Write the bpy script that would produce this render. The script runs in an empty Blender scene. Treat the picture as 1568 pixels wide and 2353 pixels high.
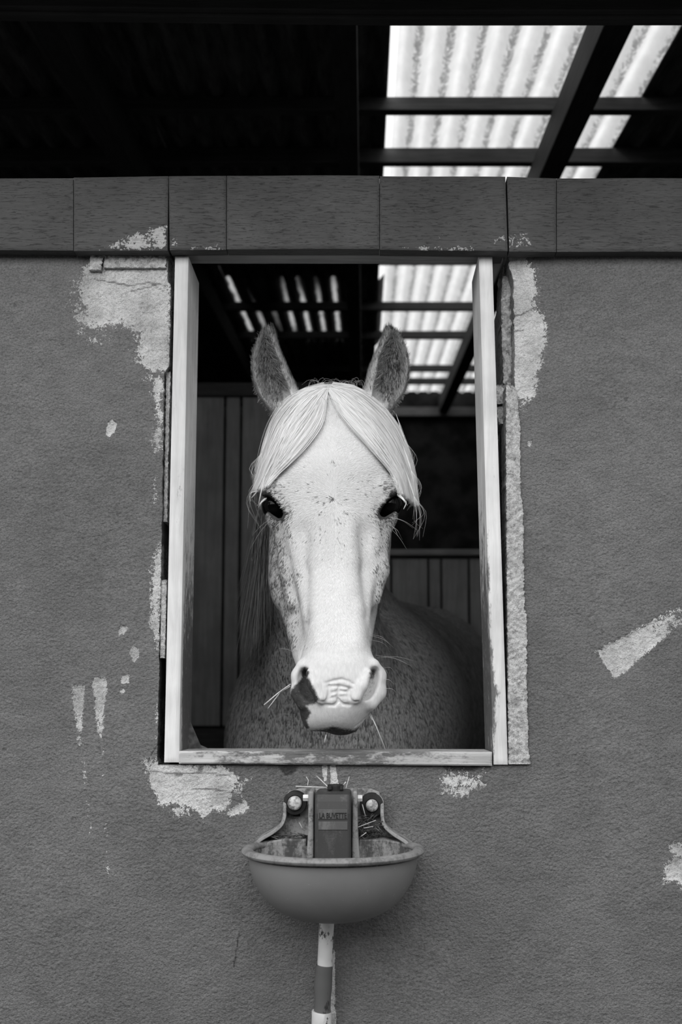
import bpy, bmesh, math, random
import numpy as np
from mathutils import Vector, Matrix
from mathutils.bvhtree import BVHTree

random.seed(7)
rng = np.random.default_rng(11)
scene = bpy.context.scene
COL = scene.collection

# ------------------------------------------------------------------ camera
FPX, PPX, PPY = 2288.0, 837.0, 1420.0          # focal length and optical axis in pixels of the 1568 x 2353 frame
TILT = math.radians(5.0)
CAM = Vector((0.0, -1.634, 1.40))
cam_d = bpy.data.cameras.new('camera')
cam = bpy.data.objects.new('camera', cam_d)
COL.objects.link(cam)
cam.location = CAM
cam.rotation_euler = (math.pi / 2 + TILT, 0, 0)
cam_d.sensor_fit = 'VERTICAL'
cam_d.sensor_height = 36.0
cam_d.sensor_width = 24.0
cam_d.lens = 36.0 * FPX / 2353.0
cam_d.shift_x = (784.0 - PPX) / 2353.0
cam_d.shift_y = (PPY - 1176.5) / 2353.0
cam_d.clip_start = 0.05
cam_d.clip_end = 200
cam_d.dof.use_dof = True
cam_d.dof.focus_distance = 1.64
cam_d.dof.aperture_fstop = 4.0
scene.camera = cam

# ------------------------------------------------------------------ daylight
world = bpy.data.worlds.new('overcast_sky')
scene.world = world
world.use_nodes = True
bg = world.node_tree.nodes['Background']
bg.inputs['Color'].default_value = (0.9, 0.9, 0.9, 1)
bg.inputs['Strength'].default_value = 0.62
sun_d = bpy.data.lights.new('sun_behind_cloud', 'SUN')
sun_d.energy = 1.55
sun_d.angle = math.radians(70)
sun = bpy.data.objects.new('sun_behind_cloud', sun_d)
COL.objects.link(sun)
sun.rotation_euler = Vector((0.22, 0.80, -0.62)).to_track_quat('-Z', 'Y').to_euler()
vs = scene.view_settings
vs.view_transform = 'Standard'
vs.look = 'None'
vs.exposure = 1.0
vs.gamma = 1.0
vs.use_curve_mapping = False

# ------------------------------------------------------------------ helpers
CT, ST = math.cos(TILT), math.sin(TILT)


def P(px, py, Y):
    """point of the wall-parallel plane at depth Y that lies on the sight line of a photo pixel"""
    dx, dv = (px - PPX) / FPX, (PPY - py) / FPX
    d = (dx, CT - dv * ST, ST + dv * CT)
    t = (Y - CAM.y) / d[1]
    return Vector((CAM.x + d[0] * t, Y, CAM.z + d[2] * t))


def PA(px, py, Y):
    px, py, Y = np.broadcast_arrays(np.asarray(px, float), np.asarray(py, float), np.asarray(Y, float))
    dx, dv = (px - PPX) / FPX, (PPY - py) / FPX
    t = (Y - CAM.y) / (CT - dv * ST)
    return np.stack([CAM.x + dx * t, Y, CAM.z + (ST + dv * CT) * t], -1)


def project(v):
    v = np.asarray(v, float) - np.array(CAM)
    f = v[..., 1] * CT + v[..., 2] * ST
    u = -v[..., 1] * ST + v[..., 2] * CT
    return PPX + FPX * v[..., 0] / f, PPY - FPX * u / f


def tag(o, label=None, cat=None, group=None, kind=None):
    if label: o['label'] = label
    if cat: o['category'] = cat
    if group: o['group'] = group
    if kind: o['kind'] = kind
    return o


def empty(name, loc=(0, 0, 0)):
    o = bpy.data.objects.new(name, None)
    o.location = loc
    o.empty_display_size = 0.05
    COL.objects.link(o)
    return o


def adopt(o, parent):
    """all meshes are modelled in world space: cancel the place of a top-level Empty"""
    if parent is not None:
        o.parent = parent
        o.matrix_parent_inverse = Matrix.Translation(-parent.location) if parent.parent is None else Matrix.Identity(4)
    return o


def mk(name, verts, faces, mat, parent=None, smooth=False, bevel=0.0, segs=2):
    me = bpy.data.meshes.new(name)
    me.from_pydata([tuple(v) for v in verts], [], [tuple(int(i) for i in f) for f in faces])
    me.update()
    if mat is not None: me.materials.append(mat)
    if smooth: me.polygons.foreach_set('use_smooth', [True] * len(me.polygons))
    o = bpy.data.objects.new(name, me)
    COL.objects.link(o)
    adopt(o, parent)
    if bevel > 0:
        b = o.modifiers.new('bevel', 'BEVEL')
        b.width = bevel; b.segments = segs; b.limit_method = 'ANGLE'; b.angle_limit = math.radians(35)
    return o


def mk_np(name, verts, faces, mat, parent=None, smooth=True):
    """numpy verts (n,3), faces (m,3 or 4)"""
    me = bpy.data.meshes.new(name)
    n, m, k = len(verts), len(faces), faces.shape[1]
    me.vertices.add(n)
    me.vertices.foreach_set('co', np.ascontiguousarray(verts, np.float32).ravel())
    me.loops.add(m * k)
    me.loops.foreach_set('vertex_index', np.ascontiguousarray(faces, np.int32).ravel())
    me.polygons.add(m)
    me.polygons.foreach_set('loop_start', np.arange(0, m * k, k, dtype=np.int32))
    me.polygons.foreach_set('loop_total', np.full(m, k, np.int32))
    if smooth: me.polygons.foreach_set('use_smooth', np.ones(m, bool))
    me.update(calc_edges=True)
    me.validate()
    if mat is not None: me.materials.append(mat)
    o = bpy.data.objects.new(name, me)
    COL.objects.link(o)
    adopt(o, parent)
    return o


def fattr(o, name, vals):
    a = o.data.attributes.new(name, 'FLOAT', 'POINT')
    a.data.foreach_set('value', np.ascontiguousarray(vals, np.float32))


BOXF = [(0, 1, 2, 3), (7, 6, 5, 4), (0, 4, 5, 1), (1, 5, 6, 2), (2, 6, 7, 3), (3, 7, 4, 0)]


def box(name, lo, hi, mat, parent=None, bevel=0.0):
    (x0, y0, z0), (x1, y1, z1) = lo, hi
    v = [(x0, y0, z0), (x1, y0, z0), (x1, y0, z1), (x0, y0, z1), (x0, y1, z0), (x1, y1, z0), (x1, y1, z1), (x0, y1, z1)]
    return mk(name, v, BOXF, mat, parent, bevel=bevel)


def slab(name, quad, Y0, Y1, mat, parent=None, bevel=0.0):
    """prism: the front face is a polygon of photo pixels at depth Y0 (listed anticlockwise from bottom left), extruded straight back to Y1"""
    f = [P(x, y, Y0) for x, y in quad]
    n = len(f)
    v = f + [Vector((p.x, Y1, p.z)) for p in f]
    faces = [tuple(range(n)), tuple(range(2 * n - 1, n - 1, -1))]
    for i in range(n):
        j = (i + 1) % n
        faces.append((i, i + n, j + n, j))
    return mk(name, v, faces, mat, parent, bevel=bevel)


class MB:
    def __init__(s): s.v, s.f = [], []

    def tube(s, pts, r, n=5, cap=True):
        pts = [Vector(p) for p in pts]
        rs = r if hasattr(r, '__len__') else [r] * len(pts)
        base = len(s.v)
        for i, p in enumerate(pts):
            d = (pts[min(i + 1, len(pts) - 1)] - pts[max(i - 1, 0)]).normalized()
            a = Vector((0, 0, 1)) if abs(d.z) < 0.9 else Vector((1, 0, 0))
            u = d.cross(a).normalized(); w = d.cross(u)
            for k in range(n):
                t = 2 * math.pi * k / n
                s.v.append(p + (u * math.cos(t) + w * math.sin(t)) * rs[i])
        for i in range(len(pts) - 1):
            for k in range(n):
                a = base + i * n + k; b = base + i * n + (k + 1) % n
                s.f.append((a, b, b + n, a + n))
        if cap:
            s.f.append(tuple(base + k for k in range(n))[::-1])
            e = base + (len(pts) - 1) * n
            s.f.append(tuple(e + k for k in range(n)))

    def build(s, name, mat, parent=None, smooth=True): return mk(name, s.v, s.f, mat, parent, smooth)


def lathe(name, prof, centre, mat, parent=None, axis='Z', n=40):
    """prof: (radius, height) list; axis Z up or Y towards the wall"""
    v, f = [], []
    for r, h in prof:
        for k in range(n):
            t = 2 * math.pi * k / n
            p = (r * math.cos(t), r * math.sin(t), h) if axis == 'Z' else (r * math.cos(t), h, -r * math.sin(t)) if axis == 'Y' else (h, r * math.cos(t), r * math.sin(t))
            v.append(Vector(centre) + Vector(p))
    for i in range(len(prof) - 1):
        for k in range(n):
            a, b = i * n + k, i * n + (k + 1) % n
            f.append((a, b, b + n, a + n))
    f.append(tuple(range(n))[::-1]); e = (len(prof) - 1) * n
    f.append(tuple(e + k for k in range(n)))
    return mk(name, v, f, mat, parent, smooth=False)


def shade_auto(o, deg=40):
    o.data.polygons.foreach_set('use_smooth', [True] * len(o.data.polygons))
    bm = bmesh.new(); bm.from_mesh(o.data)
    bmesh.ops.recalc_face_normals(bm, faces=bm.faces)
    for e in bm.edges:
        if len(e.link_faces) == 2 and e.calc_face_angle(0) > math.radians(deg): e.smooth = False
    bm.to_mesh(o.data); bm.free()
    return o


def spline(kx, ky, x):
    """smooth interpolation through knots (cubic Hermite, finite-difference slopes)"""
    kx, ky = np.asarray(kx, float), np.asarray(ky, float)
    o = np.argsort(kx); kx, ky = kx[o], ky[o]
    h = np.diff(kx); d = np.diff(ky) / h
    m = np.empty_like(ky); m[0], m[-1] = d[0], d[-1]
    m[1:-1] = np.where(d[:-1] * d[1:] > 0, 2 * d[:-1] * d[1:] / (d[:-1] + d[1:] + 1e-12), 0)
    x = np.clip(x, kx[0], kx[-1])
    i = np.clip(np.searchsorted(kx, x) - 1, 0, len(h) - 1)
    t = (x - kx[i]) / h[i]
    return (ky[i] * (1 + 2 * t) * (1 - t) ** 2 + m[i] * h[i] * t * (1 - t) ** 2 + ky[i + 1] * t * t * (3 - 2 * t) + m[i + 1] * h[i] * t * t * (t - 1))


def poly_sd(px, py, poly):
    """signed distance in pixels to a polygon, positive inside"""
    poly = np.asarray(poly, float)
    d = np.full(px.shape, 1e9); inside = np.zeros(px.shape, bool)
    for (ax, ay), (bx, by) in zip(poly, np.roll(poly, -1, 0)):
        ex, ey = bx - ax, by - ay
        t = np.clip(((px - ax) * ex + (py - ay) * ey) / (ex * ex + ey * ey + 1e-9), 0, 1)
        d = np.minimum(d, np.hypot(px - ax - t * ex, py - ay - t * ey))
        inside ^= ((ay > py) != (by > py)) & (px < (bx - ax) * (py - ay) / (by - ay + 1e-12) + ax)
    return np.where(inside, d, -d)


# ------------------------------------------------------------------ materials
def g(v): return (v, v, v, 1)


class NT:
    def __init__(s, name, rough=0.8, spec=0.3):
        s.m = bpy.data.materials.new(name); s.m.use_nodes = True
        s.t = s.m.node_tree; s.b = s.t.nodes['Principled BSDF']
        s.out = s.t.nodes['Material Output']
        s.b.inputs['Roughness'].default_value = rough
        s.b.inputs['Specular IOR Level'].default_value = spec
        s.tc = s.t.nodes.new('ShaderNodeTexCoord').outputs['Object']

    def n(s, typ, ins=None, **kw):
        nd = s.t.nodes.new(typ)
        for k, v in kw.items(): setattr(nd, k, v)
        for k, v in (ins or {}).items():
            if isinstance(v, bpy.types.NodeSocket): s.t.links.new(v, nd.inputs[k])
            else: nd.inputs[k].default_value = v
        return nd

    def map(s, scale=(1, 1, 1), rot=(0, 0, 0), vec=None, loc=(0, 0, 0)):
        return s.n('ShaderNodeMapping', {'Vector': vec or s.tc, 'Scale': scale, 'Rotation': rot, 'Location': loc}).outputs[0]

    def noise(s, scale, detail=4, rough=0.55, vec=None, dist=0.0):
        return s.n('ShaderNodeTexNoise', {'Vector': vec or s.tc, 'Scale': scale, 'Detail': detail, 'Roughness': rough, 'Distortion': dist}).outputs['Fac']

    def math(s, op, a, b=0.0, clamp=False):
        return s.n('ShaderNodeMath', {0: a, 1: b}, operation=op, use_clamp=clamp).outputs[0]

    def ramp(s, fac, lo, hi, a=0.0, b=1.0):
        return s.n('ShaderNodeMapRange', {'Value': fac, 'From Min': lo, 'From Max': hi, 'To Min': a, 'To Max': b}, interpolation_type='SMOOTHSTEP').outputs[0]

    def mix(s, fac, a, b):
        nd = s.n('ShaderNodeMix', {'Factor': fac}, data_type='FLOAT')
        for i, v in ((2, a), (3, b)):
            if isinstance(v, bpy.types.NodeSocket): s.t.links.new(v, nd.inputs[i])
            else: nd.inputs[i].default_value = v
        return nd.outputs[0]

    def attr(s, name): return s.n('ShaderNodeAttribute', attribute_name=name).outputs['Fac']

    def color(s, val, mul=1.0):
        if mul != 1.0: val = s.math('MULTIPLY', val, mul)
        c = s.n('ShaderNodeCombineColor', {0: val, 1: val, 2: val}).outputs[0]
        s.t.links.new(c, s.b.inputs['Base Color'])

    def rough(s, val): s.t.links.new(val, s.b.inputs['Roughness'])

    def bump(s, h, strength=0.5, dist=0.002, prev=None):
        ins = {'Height': h, 'Strength': strength, 'Distance': dist}
        if prev is not None: ins['Normal'] = prev
        o = s.n('ShaderNodeBump', ins).outputs[0]
        s.t.links.new(o, s.b.inputs['Normal'])
        return o


def plain(name, v, rough=0.7, spec=0.3, vary=0.25, scale=30, metal=0.0, bump=0.0):
    t = NT(name, rough, spec)
    nz = t.noise(scale, 5)
    t.color(t.ramp(nz, 0.3, 0.7, v * (1 - vary), v * (1 + vary)))
    t.b.inputs['Metallic'].default_value = metal
    if bump: t.bump(t.noise(scale * 6, 4), bump, 0.001)
    return t.m


def wood(name, v, v2, grain='X', wear=None, rough=0.75, gs=9.0, bump=0.5, dirt=None):
    """weathered timber, grain along an axis; wear = (value, amount) of bare patches"""
    t = NT(name, rough, 0.25)
    sc = {'X': (1, 14, 14), 'Y': (14, 1, 14), 'Z': (14, 14, 1)}[grain]
    mv = t.map(sc)
    gr = t.noise(gs, 6, 0.65, mv, 0.6)
    fine = t.noise(gs * 6, 3, 0.6, t.map(sc))
    big = t.noise(5, 4)
    val = t.ramp(gr, 0.28, 0.72, v, v2)
    val = t.math('MULTIPLY', val, t.ramp(big, 0.3, 0.7, 0.82, 1.15))
    if wear:
        w = t.ramp(t.math('ADD', t.noise(14, 6, 0.7), t.math('MULTIPLY', gr, 0.35)), 0.86 - wear[1], 0.90 - wear[1])
        val = t.mix(w, val, wear[0])
    if dirt:
        a = t.attr('dirt')
        dn = t.noise(80, 8, 0.78, t.map({'X': (.35, 1, 1), 'Y': (1, .35, 1), 'Z': (1, 1, .35)}[grain]))
        w = t.ramp(t.math('ADD', a, t.math('MULTIPLY', t.math('SUBTRACT', dn, 0.5), 2.6)), 0.35, 0.8)
        val = t.mix(w, val, t.math('MULTIPLY', dn, dirt))
    t.color(val)
    pits = t.ramp(t.noise(gs * 2.2, 4, 0.6, t.map(tuple(q * 1.0 for q in sc))), 0.30, 0.42)
    b1 = t.bump(t.math('ADD', gr, t.math('MULTIPLY', pits, 0.8)), bump, 0.0015)
    t.bump(fine, bump * 0.5, 0.0006, b1)
    return t.m

# ================================================================== THE FRONT WALL
def wall_material():
    t = NT('painted_render_wall', 0.72, 0.28)
    peel = t.attr('peel')
    n1 = t.noise(48, 6, 0.62)
    n2 = t.noise(210, 4, 0.7)
    n3 = t.noise(620, 2, 0.6)
    e = t.math('ADD', t.math('MULTIPLY', t.math('SUBTRACT', n1, 0.5), 3.6), t.math('MULTIPLY', t.math('SUBTRACT', n2, 0.5), 4.2))
    e = t.math('ADD', e, t.math('MULTIPLY', t.math('SUBTRACT', n3, 0.5), 2.0))
    mask = t.ramp(t.math('ADD', peel, e), -0.05, 0.10)
    # sparse tiny flecks of missing paint
    fl = t.ramp(t.noise(150, 2, 0.5), 0.80, 0.82)
    mask = t.math('MAXIMUM', mask, t.math('MULTIPLY', fl, 0.45))
    # paint tone: faint clouding and scuffing, pores
    cloud = t.ramp(t.noise(3.2, 5, 0.6), 0.3, 0.7, 0.84, 1.16)
    mott = t.ramp(t.noise(26, 5, 0.6, t.map((1, 1, 1.8))), 0.3, 0.7, 0.90, 1.10)
    scuff = t.ramp(t.noise(330, 3, 0.6), 0.35, 0.7, 1.16, 0.76)
    paint = t.math('MULTIPLY', t.math('MULTIPLY', cloud, mott), t.math('MULTIPLY', scuff, 0.150))
    spots = t.ramp(t.noise(62, 2, 0.4), 0.285, 0.26)
    paint = t.mix(t.math('MULTIPLY', spots, 0.5), paint, 0.06)
    bare = t.ramp(t.noise(11, 5, 0.6), 0.34, 0.6, 0.55, 0.88)
    bare = t.math('MULTIPLY', bare, t.ramp(t.noise(260, 4, 0.7), 0.28, 0.55, 0.72, 1.04))
    stain = t.attr('grime')
    val = t.mix(mask, paint, bare)
    val = t.math('MULTIPLY', val, t.ramp(t.math('ADD', stain, t.math('MULTIPLY', t.math('SUBTRACT', n1, 0.5), 0.9)), 0.2, 0.8, 1.0, 0.35))
    t.color(val)
    orange = t.noise(150, 3, 0.55, t.map((1.0, 1.0, 1.35), (0, 0.5, 0)))
    grit = t.noise(520, 3, 0.6)
    h = t.math('ADD', orange, t.math('MULTIPLY', grit, 0.30))
    b1 = t.bump(h, 0.85, 0.0045)
    b2 = t.bump(t.math('MULTIPLY', mask, -1.0), 0.7, 0.0015, b1)
    t.bump(t.math('MULTIPLY', mask, t.math('ADD', t.noise(110, 6, 0.75), t.math('MULTIPLY', n3, 0.4))), 0.9, 0.006, b2)
    return t.m


M_WALL = wall_material()
L_EDGE = ([540, 645, 652, 835, 850, 860, 1000, 1260, 1500, 1770], [386, 386, 392, 388, 381, 377, 375, 371, 366, 362])
R_EDGE = ([540, 612, 645, 885, 900, 1770], [1171, 1171, 1180, 1183, 1169, 1171])
SILL_Y = 1757

PEEL = [  # (polygon of missing paint, softness in px, bias)
    ([(203, 612), (222, 592), (250, 585), (388, 583), (394, 650), (390, 838), (380, 852), (350, 852), (322, 832), (311, 800), (320, 768), (302, 750), (262, 744), (216, 752), (192, 738), (202, 710), (184, 684), (181, 650)], 16, 0.1),
    ([(122, 590), (190, 588), (188, 600), (140, 600)], 10, -0.9),
    ([(150, 640), (200, 600), (215, 760), (330, 790), (330, 880), (380, 900), (330, 800), (180, 800), (150, 740)], 30, -0.85),
    ([(352, 862), (378, 862), (374, 1030), (356, 1040), (348, 1000), (362, 950), (346, 915)], 14, -0.3),
    ([(346, 1095), (362, 1080), (366, 1150), (350, 1160)], 12, -0.75),
    ([(365, 1250), (374, 1262), (368, 1420), (364, 1500), (357, 1490), (346, 1420), (347, 1330), (356, 1290)], 10, 0.05),
    ([(360, 1600), (366, 1600), (362, 1700), (356, 1700)], 8, -0.45),
    ([(338, 1748), (395, 1744), (405, 1758), (520, 1764), (546, 1788), (536, 1815), (526, 1840), (516, 1860), (490, 1862), (470, 1878), (455, 1864), (432, 1852), (410, 1842), (370, 1846), (356, 1812), (342, 1790)], 12, 0.25),
    ([(530, 1869), (546, 1850), (561, 1841), (568, 1855), (560, 1867)], 8, 0.45),
    ([(540, 1785), (575, 1785), (560, 1850), (535, 1850)], 20, -0.8),
    ([(370, 1840), (460, 1850), (450, 1890), (360, 1870)], 20, -0.85),
    ([(740, 1758), (752, 1758), (751, 1794), (745, 1796)], 1.5, 0.5),
    ([(760, 1758), (771, 1758), (778, 1806), (768, 1812), (760, 1806)], 1.8, 0.4),
    ([(1172, 580), (1206, 585), (1212, 615), (1226, 622), (1222, 640), (1236, 668), (1222, 685), (1232, 708), (1252, 735), (1250, 790), (1240, 830), (1228, 868), (1234, 888), (1226, 905), (1200, 916), (1182, 905), (1178, 645), (1170, 620)], 11, 0.35),
    ([(1185, 905), (1235, 890), (1220, 935), (1190, 945)], 20, -0.55),
    ([(1012, 1768), (1125, 1766), (1122, 1800), (1080, 1832), (1018, 1826)], 22, -0.62),
    ([(1014, 1806), (1090, 1806), (1088, 1828), (1016, 1828)], 14, -0.15),
    ([(1096, 1790), (1120, 1800), (1118, 1812), (1104, 1808)], 8, -0.1),
    ([(250, 970), (258, 966), (268, 974), (262, 992), (250, 1004), (244, 996)], 2.5, 0.6),
    ([(272, 1446), (280, 1438), (294, 1442), (288, 1452), (272, 1460)], 3, 0.3),
    ([(298, 1500), (305, 1484), (318, 1490), (320, 1510), (308, 1520)], 3, 0.4),
    ([(279, 1556), (296, 1552), (295, 1568), (280, 1570)], 2.5, 0.6),
    ([(276, 1583), (285, 1583), (284, 1593), (277, 1592)], 4, 0.3),
    ([(1530, 2000), (1540, 1975), (1568, 1968), (1600, 1960), (1600, 2040), (1550, 2028), (1530, 2024)], 12, 0.15),
    ([(1538, 1942), (1550, 1938), (1600, 1975), (1600, 1990), (1545, 1956)], 8, 0.3),
    ([(757, 2190), (767, 2186), (768, 2360), (745, 2360)], 3, 1.2),
    ([(1215, 1016), (1222, 1016), (1222, 1024), (1215, 1024)], 3, 0.5),
]


def peel_values(px, py):
    out = np.full(px.shape, -7.0)
    for poly, soft, bias in PEEL:
        out = np.maximum(out, np.clip(poly_sd(px, py, poly) / soft, -6, 1.6) + bias - 0.10)
    # dry-brush strokes of whitewash, thinning out along the stroke
    def stroke(x0, y0, x1, y1, w0, w1, b0, b1, curve=0.0):
        nonlocal out
        L = math.hypot(x1 - x0, y1 - y0); ux, uy = (x1 - x0) / L, (y1 - y0) / L
        s = (px - x0) * ux + (py - y0) * uy; t = np.clip(s / L, 0, 1)
        q = -(px - x0) * uy + (py - y0) * ux - curve * t * t
        w = w0 + (w1 - w0) * t
        d = np.minimum(w - np.abs(q), np.minimum(s + w * 0.5, L - s + w * 0.4)) / 5.0
        out = np.maximum(out, np.clip(d, -6, 1.0) + b0 + (b1 - b0) * t)
    stroke(180, 1582, 183, 1712, 13.5, 9, 0.3, -1.3)
    stroke(229, 1570, 230, 1692, 14.5, 9, 0.5, -1.3)
    stroke(186, 1690, 210, 1925, 9, 8, -1.6, -1.7)
    stroke(234, 1690, 251, 2030, 8, 8, -1.7, -1.5)
    stroke(816, 2125, 812, 2360, 5, 6, -2.0, -2.0)
    stroke(840, 2120, 826, 2360, 5, 5, -2.1, -2.0)
    stroke(1412, 1516, 1500, 1458, 30, 22, 1.6, 0.3)
    stroke(1470, 1474, 1600, 1392, 25, 22, 0.2, -1.9)
    stroke(1440, 1470, 1580, 1388, 12, 18, -0.8, -1.9)
    return out


def grime_values(px, py):
    out = np.zeros(px.shape)
    def blob(poly, soft, amp):
        nonlocal out
        out = np.maximum(out, amp * np.clip(poly_sd(px, py, poly) / soft + 0.5, 0, 1))
    blob([(636, 1758), (690, 1758), (674, 1782), (655, 1782)], 10, 0.9)
    blob([(1005, 1756), (1110, 1756), (1090, 1775), (1030, 1775)], 14, 0.75)
    blob([(455, 1756), (470, 1756), (466, 1776), (450, 1776)], 8, 0.7)
    blob([(560, 1756), (1130, 1756), (1130, 1763), (560, 1763)], 8, 0.5)
    blob([(402, 1772), (422, 1776), (420, 1786), (402, 1784)], 5, 0.8)
    for pts in ([(330, 1770), (400, 1778), (470, 1775), (530, 1783)], [(440, 1812), (500, 1815), (535, 1822)], [(1172, 728), (1200, 722), (1225, 708)], [(1180, 762), (1205, 757)], [(362, 1712), (350, 1730), (340, 1752)],
                [(300, 668), (355, 655), (375, 668)], [(550, 2140), (538, 2220)], [(215, 640), (300, 655), (340, 648), (385, 655)]):
        for (ax, ay), (bx, by) in zip(pts, pts[1:]):
            ex, ey = bx - ax, by - ay
            t = np.clip(((px - ax) * ex + (py - ay) * ey) / (ex * ex + ey * ey), 0, 1)
            out = np.maximum(out, 0.75 * np.clip(1.6 - np.hypot(px - ax - t * ex, py - ay - t * ey) / 2.0, 0, 1))
    return out


class Patch:
    def __init__(s): s.p, s.f, s.n = [], [], 0

    def grid(s, X, Yp, depth=0.0):
        """X, Yp: 2-D arrays of pixel positions on the wall face"""
        r, c = X.shape
        v = PA(X, Yp, depth).reshape(-1, 3)
        i = np.arange(r * c).reshape(r, c) + s.n
        s.f.append(np.stack([i[1:, :-1], i[1:, 1:], i[:-1, 1:], i[:-1, :-1]], -1).reshape(-1, 4))
        s.p.append(v); s.n += r * c
        return i

    def strip(s, ring, depth):
        """extrude a line of vertices straight back"""
        allv = np.concatenate(s.p)
        v = allv[ring].copy(); v[:, 1] = depth
        j = np.arange(len(ring)) + s.n
        s.f.append(np.stack([ring[:-1], ring[1:], j[1:], j[:-1]], -1)); s.p.append(v); s.n += len(ring)


def build_wall():
    w = Patch()
    outer_l = np.array([-2600, -1400, -700, -300, -60])
    outer_r = np.array([1628, 1900, 2400, 3000, 4200])
    rows = np.concatenate([np.arange(555, SILL_Y, 4.0), [SILL_Y]])
    le = spline(*L_EDGE, rows); re = spline(*R_EDGE, rows)
    jag = lambda n, s: np.convolve(rng.normal(0, s, n + 8), np.ones(3) / 3, 'same')[4:-4]
    le = le + jag(len(rows), 1.3); re = re + jag(len(rows), 1.6)
    u = np.linspace(0, 1, 112)
    XL = np.concatenate([np.repeat(outer_l[None, :], len(rows), 0), -30 + (le[:, None] + 30) * u[None, :]], 1)
    XR = np.concatenate([re[:, None] + (1600 - re[:, None]) * u[None, :], np.repeat(outer_r[None, :], len(rows), 0)], 1)
    iL = w.grid(XL, np.repeat(rows[:, None], XL.shape[1], 1))
    iR = w.grid(XR, np.repeat(rows[:, None], XR.shape[1], 1))
    brow = np.concatenate([np.arange(SILL_Y, 2400, 4.0), [2460, 2600, 3000, 3600]])
    bcol = np.concatenate([outer_l, np.arange(-30, 1600, 4.0), [1600], outer_r])
    XB, YB = np.meshgrid(bcol, brow)
    iB = w.grid(XB, YB)
    w.strip(iL[::-1, -1], 0.15); w.strip(iR[:, 0], 0.15)
    a = int(np.argmin(np.abs(bcol - le[-1]))); b = int(np.argmin(np.abs(bcol - re[-1])))
    w.strip(iB[0, a:b + 1][::-1], 0.15)
    v = np.concatenate(w.p); f = np.concatenate(w.f)
    px, py = project(v)
    face = v[:, 1] < 0.01
    peel = np.where(face, peel_values(px, py), 0.0)
    grime = np.where(face, grime_values(px, py), 0.0)
    # slight waviness of the hand-laid render; bare places sit a little back
    wav = 0.0016 * np.sin(v[:, 0] * 7.1 + 1.3) * np.cos(v[:, 2] * 5.3) + 0.001 * np.sin(v[:, 0] * 17 + v[:, 2] * 13)
    rough = rng.normal(0, 0.0005, len(v))
    rec = np.clip(peel + 0.2, 0, 1)
    v[:, 1] += np.where(face, wav + rec * 0.0022 + rough * (0.3 + rec), 0)
    o = mk_np('wall_front', v, f, M_WALL)
    fattr(o, 'peel', peel); fattr(o, 'grime', grime)
    tag(o, 'rough grey painted stable wall with flaking plaster around the window opening', kind='structure')
    return o


WALL = build_wall()

M_MORTAR = NT('bare_mortar', 0.9, 0.2)
_c = M_MORTAR.ramp(M_MORTAR.noise(90, 6, 0.7), 0.3, 0.62, 0.34, 0.68)
_c = M_MORTAR.math('MULTIPLY', _c, M_MORTAR.ramp(M_MORTAR.noise(420, 3, 0.7), 0.32, 0.5, 0.55, 1.0))
M_MORTAR.color(_c)
M_MORTAR.bump(M_MORTAR.math('ADD', M_MORTAR.noise(300, 4, 0.7), M_MORTAR.noise(90, 3, 0.6)), 0.8, 0.004)
M_MORTAR = M_MORTAR.m


def rough_strip(name, left, right, y0, y1, Y0, Y1, mat, parent, step=4.0, cols=12, amp=0.0012, edge=1.2):
    """rough cast face between two pixel lines with thickness; left/right are knot lists"""
    rows = np.arange(y0, y1 + 0.1, step)
    l = spline(*left, rows) + rng.normal(0, edge * 0.4, len(rows)); r = spline(*right, rows) + rng.normal(0, edge, len(rows))
    X = l[:, None] + (r - l)[:, None] * np.linspace(0, 1, cols)[None]
    p = Patch(); i = p.grid(X, np.repeat(rows[:, None], cols, 1), Y0)
    p.strip(i[::-1, -1], Y1); p.strip(i[:, 0], Y1); p.strip(i[0, :][::-1], Y1); p.strip(i[-1, :], Y1)
    v = np.concatenate(p.p); n = len(rows) * cols
    v[:n, 1] += rng.normal(0, amp, n)
    return mk_np(name, v, np.concatenate(p.f), mat, parent)


rough_strip('mortar_strip', ([884, 900, 1757], [1164, 1163, 1169]), ([884, 900, 1000, 1140, 1160, 1300, 1400, 1412, 1600, 1700, 1757], [1180, 1188, 1196, 1197, 1202, 1204, 1206, 1211, 1212, 1214, 1219]), 884, 1757, -0.005, 0.05, M_MORTAR, WALL)
rough_strip('brick_edge', ([636, 700, 880], [1155, 1152, 1157]), ([636, 700, 880], [1176, 1178, 1181]), 636, 884, 0.035, 0.10, M_MORTAR, WALL, amp=0.003, cols=8)
rough_strip('brick_edge', ([700, 880], [1147, 1153]), ([700, 880], [1160, 1166]), 705, 880, 0.06, 0.13, M_MORTAR, WALL, amp=0.003, cols=6)
rough_strip('broken_brick', ([884, 930], [1140, 1142]), ([884, 930], [1163, 1160]), 884, 928, 0.03, 0.10, M_MORTAR, WALL, amp=0.002, cols=8, edge=1.5)
rough_strip('broken_brick', ([934, 976], [1142, 1146]), ([934, 976], [1164, 1162]), 934, 976, 0.03, 0.10, M_MORTAR, WALL, amp=0.002, cols=8, edge=1.5)
rough_strip('mortar_filler', ([855, 1100, 1340], [382, 378, 373]), ([855, 1100, 1340], [392, 386, 383]), 855, 1200, 0.012, 0.08, M_MORTAR, WALL, amp=0.001, cols=6, edge=0.6)
rough_strip('mortar_filler', ([1330, 1512], [371, 368]), ([1330, 1512], [383, 379]), 1332, 1512, 0.004, 0.06, M_MORTAR, WALL, amp=0.0006, cols=6, edge=0.5)
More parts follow.
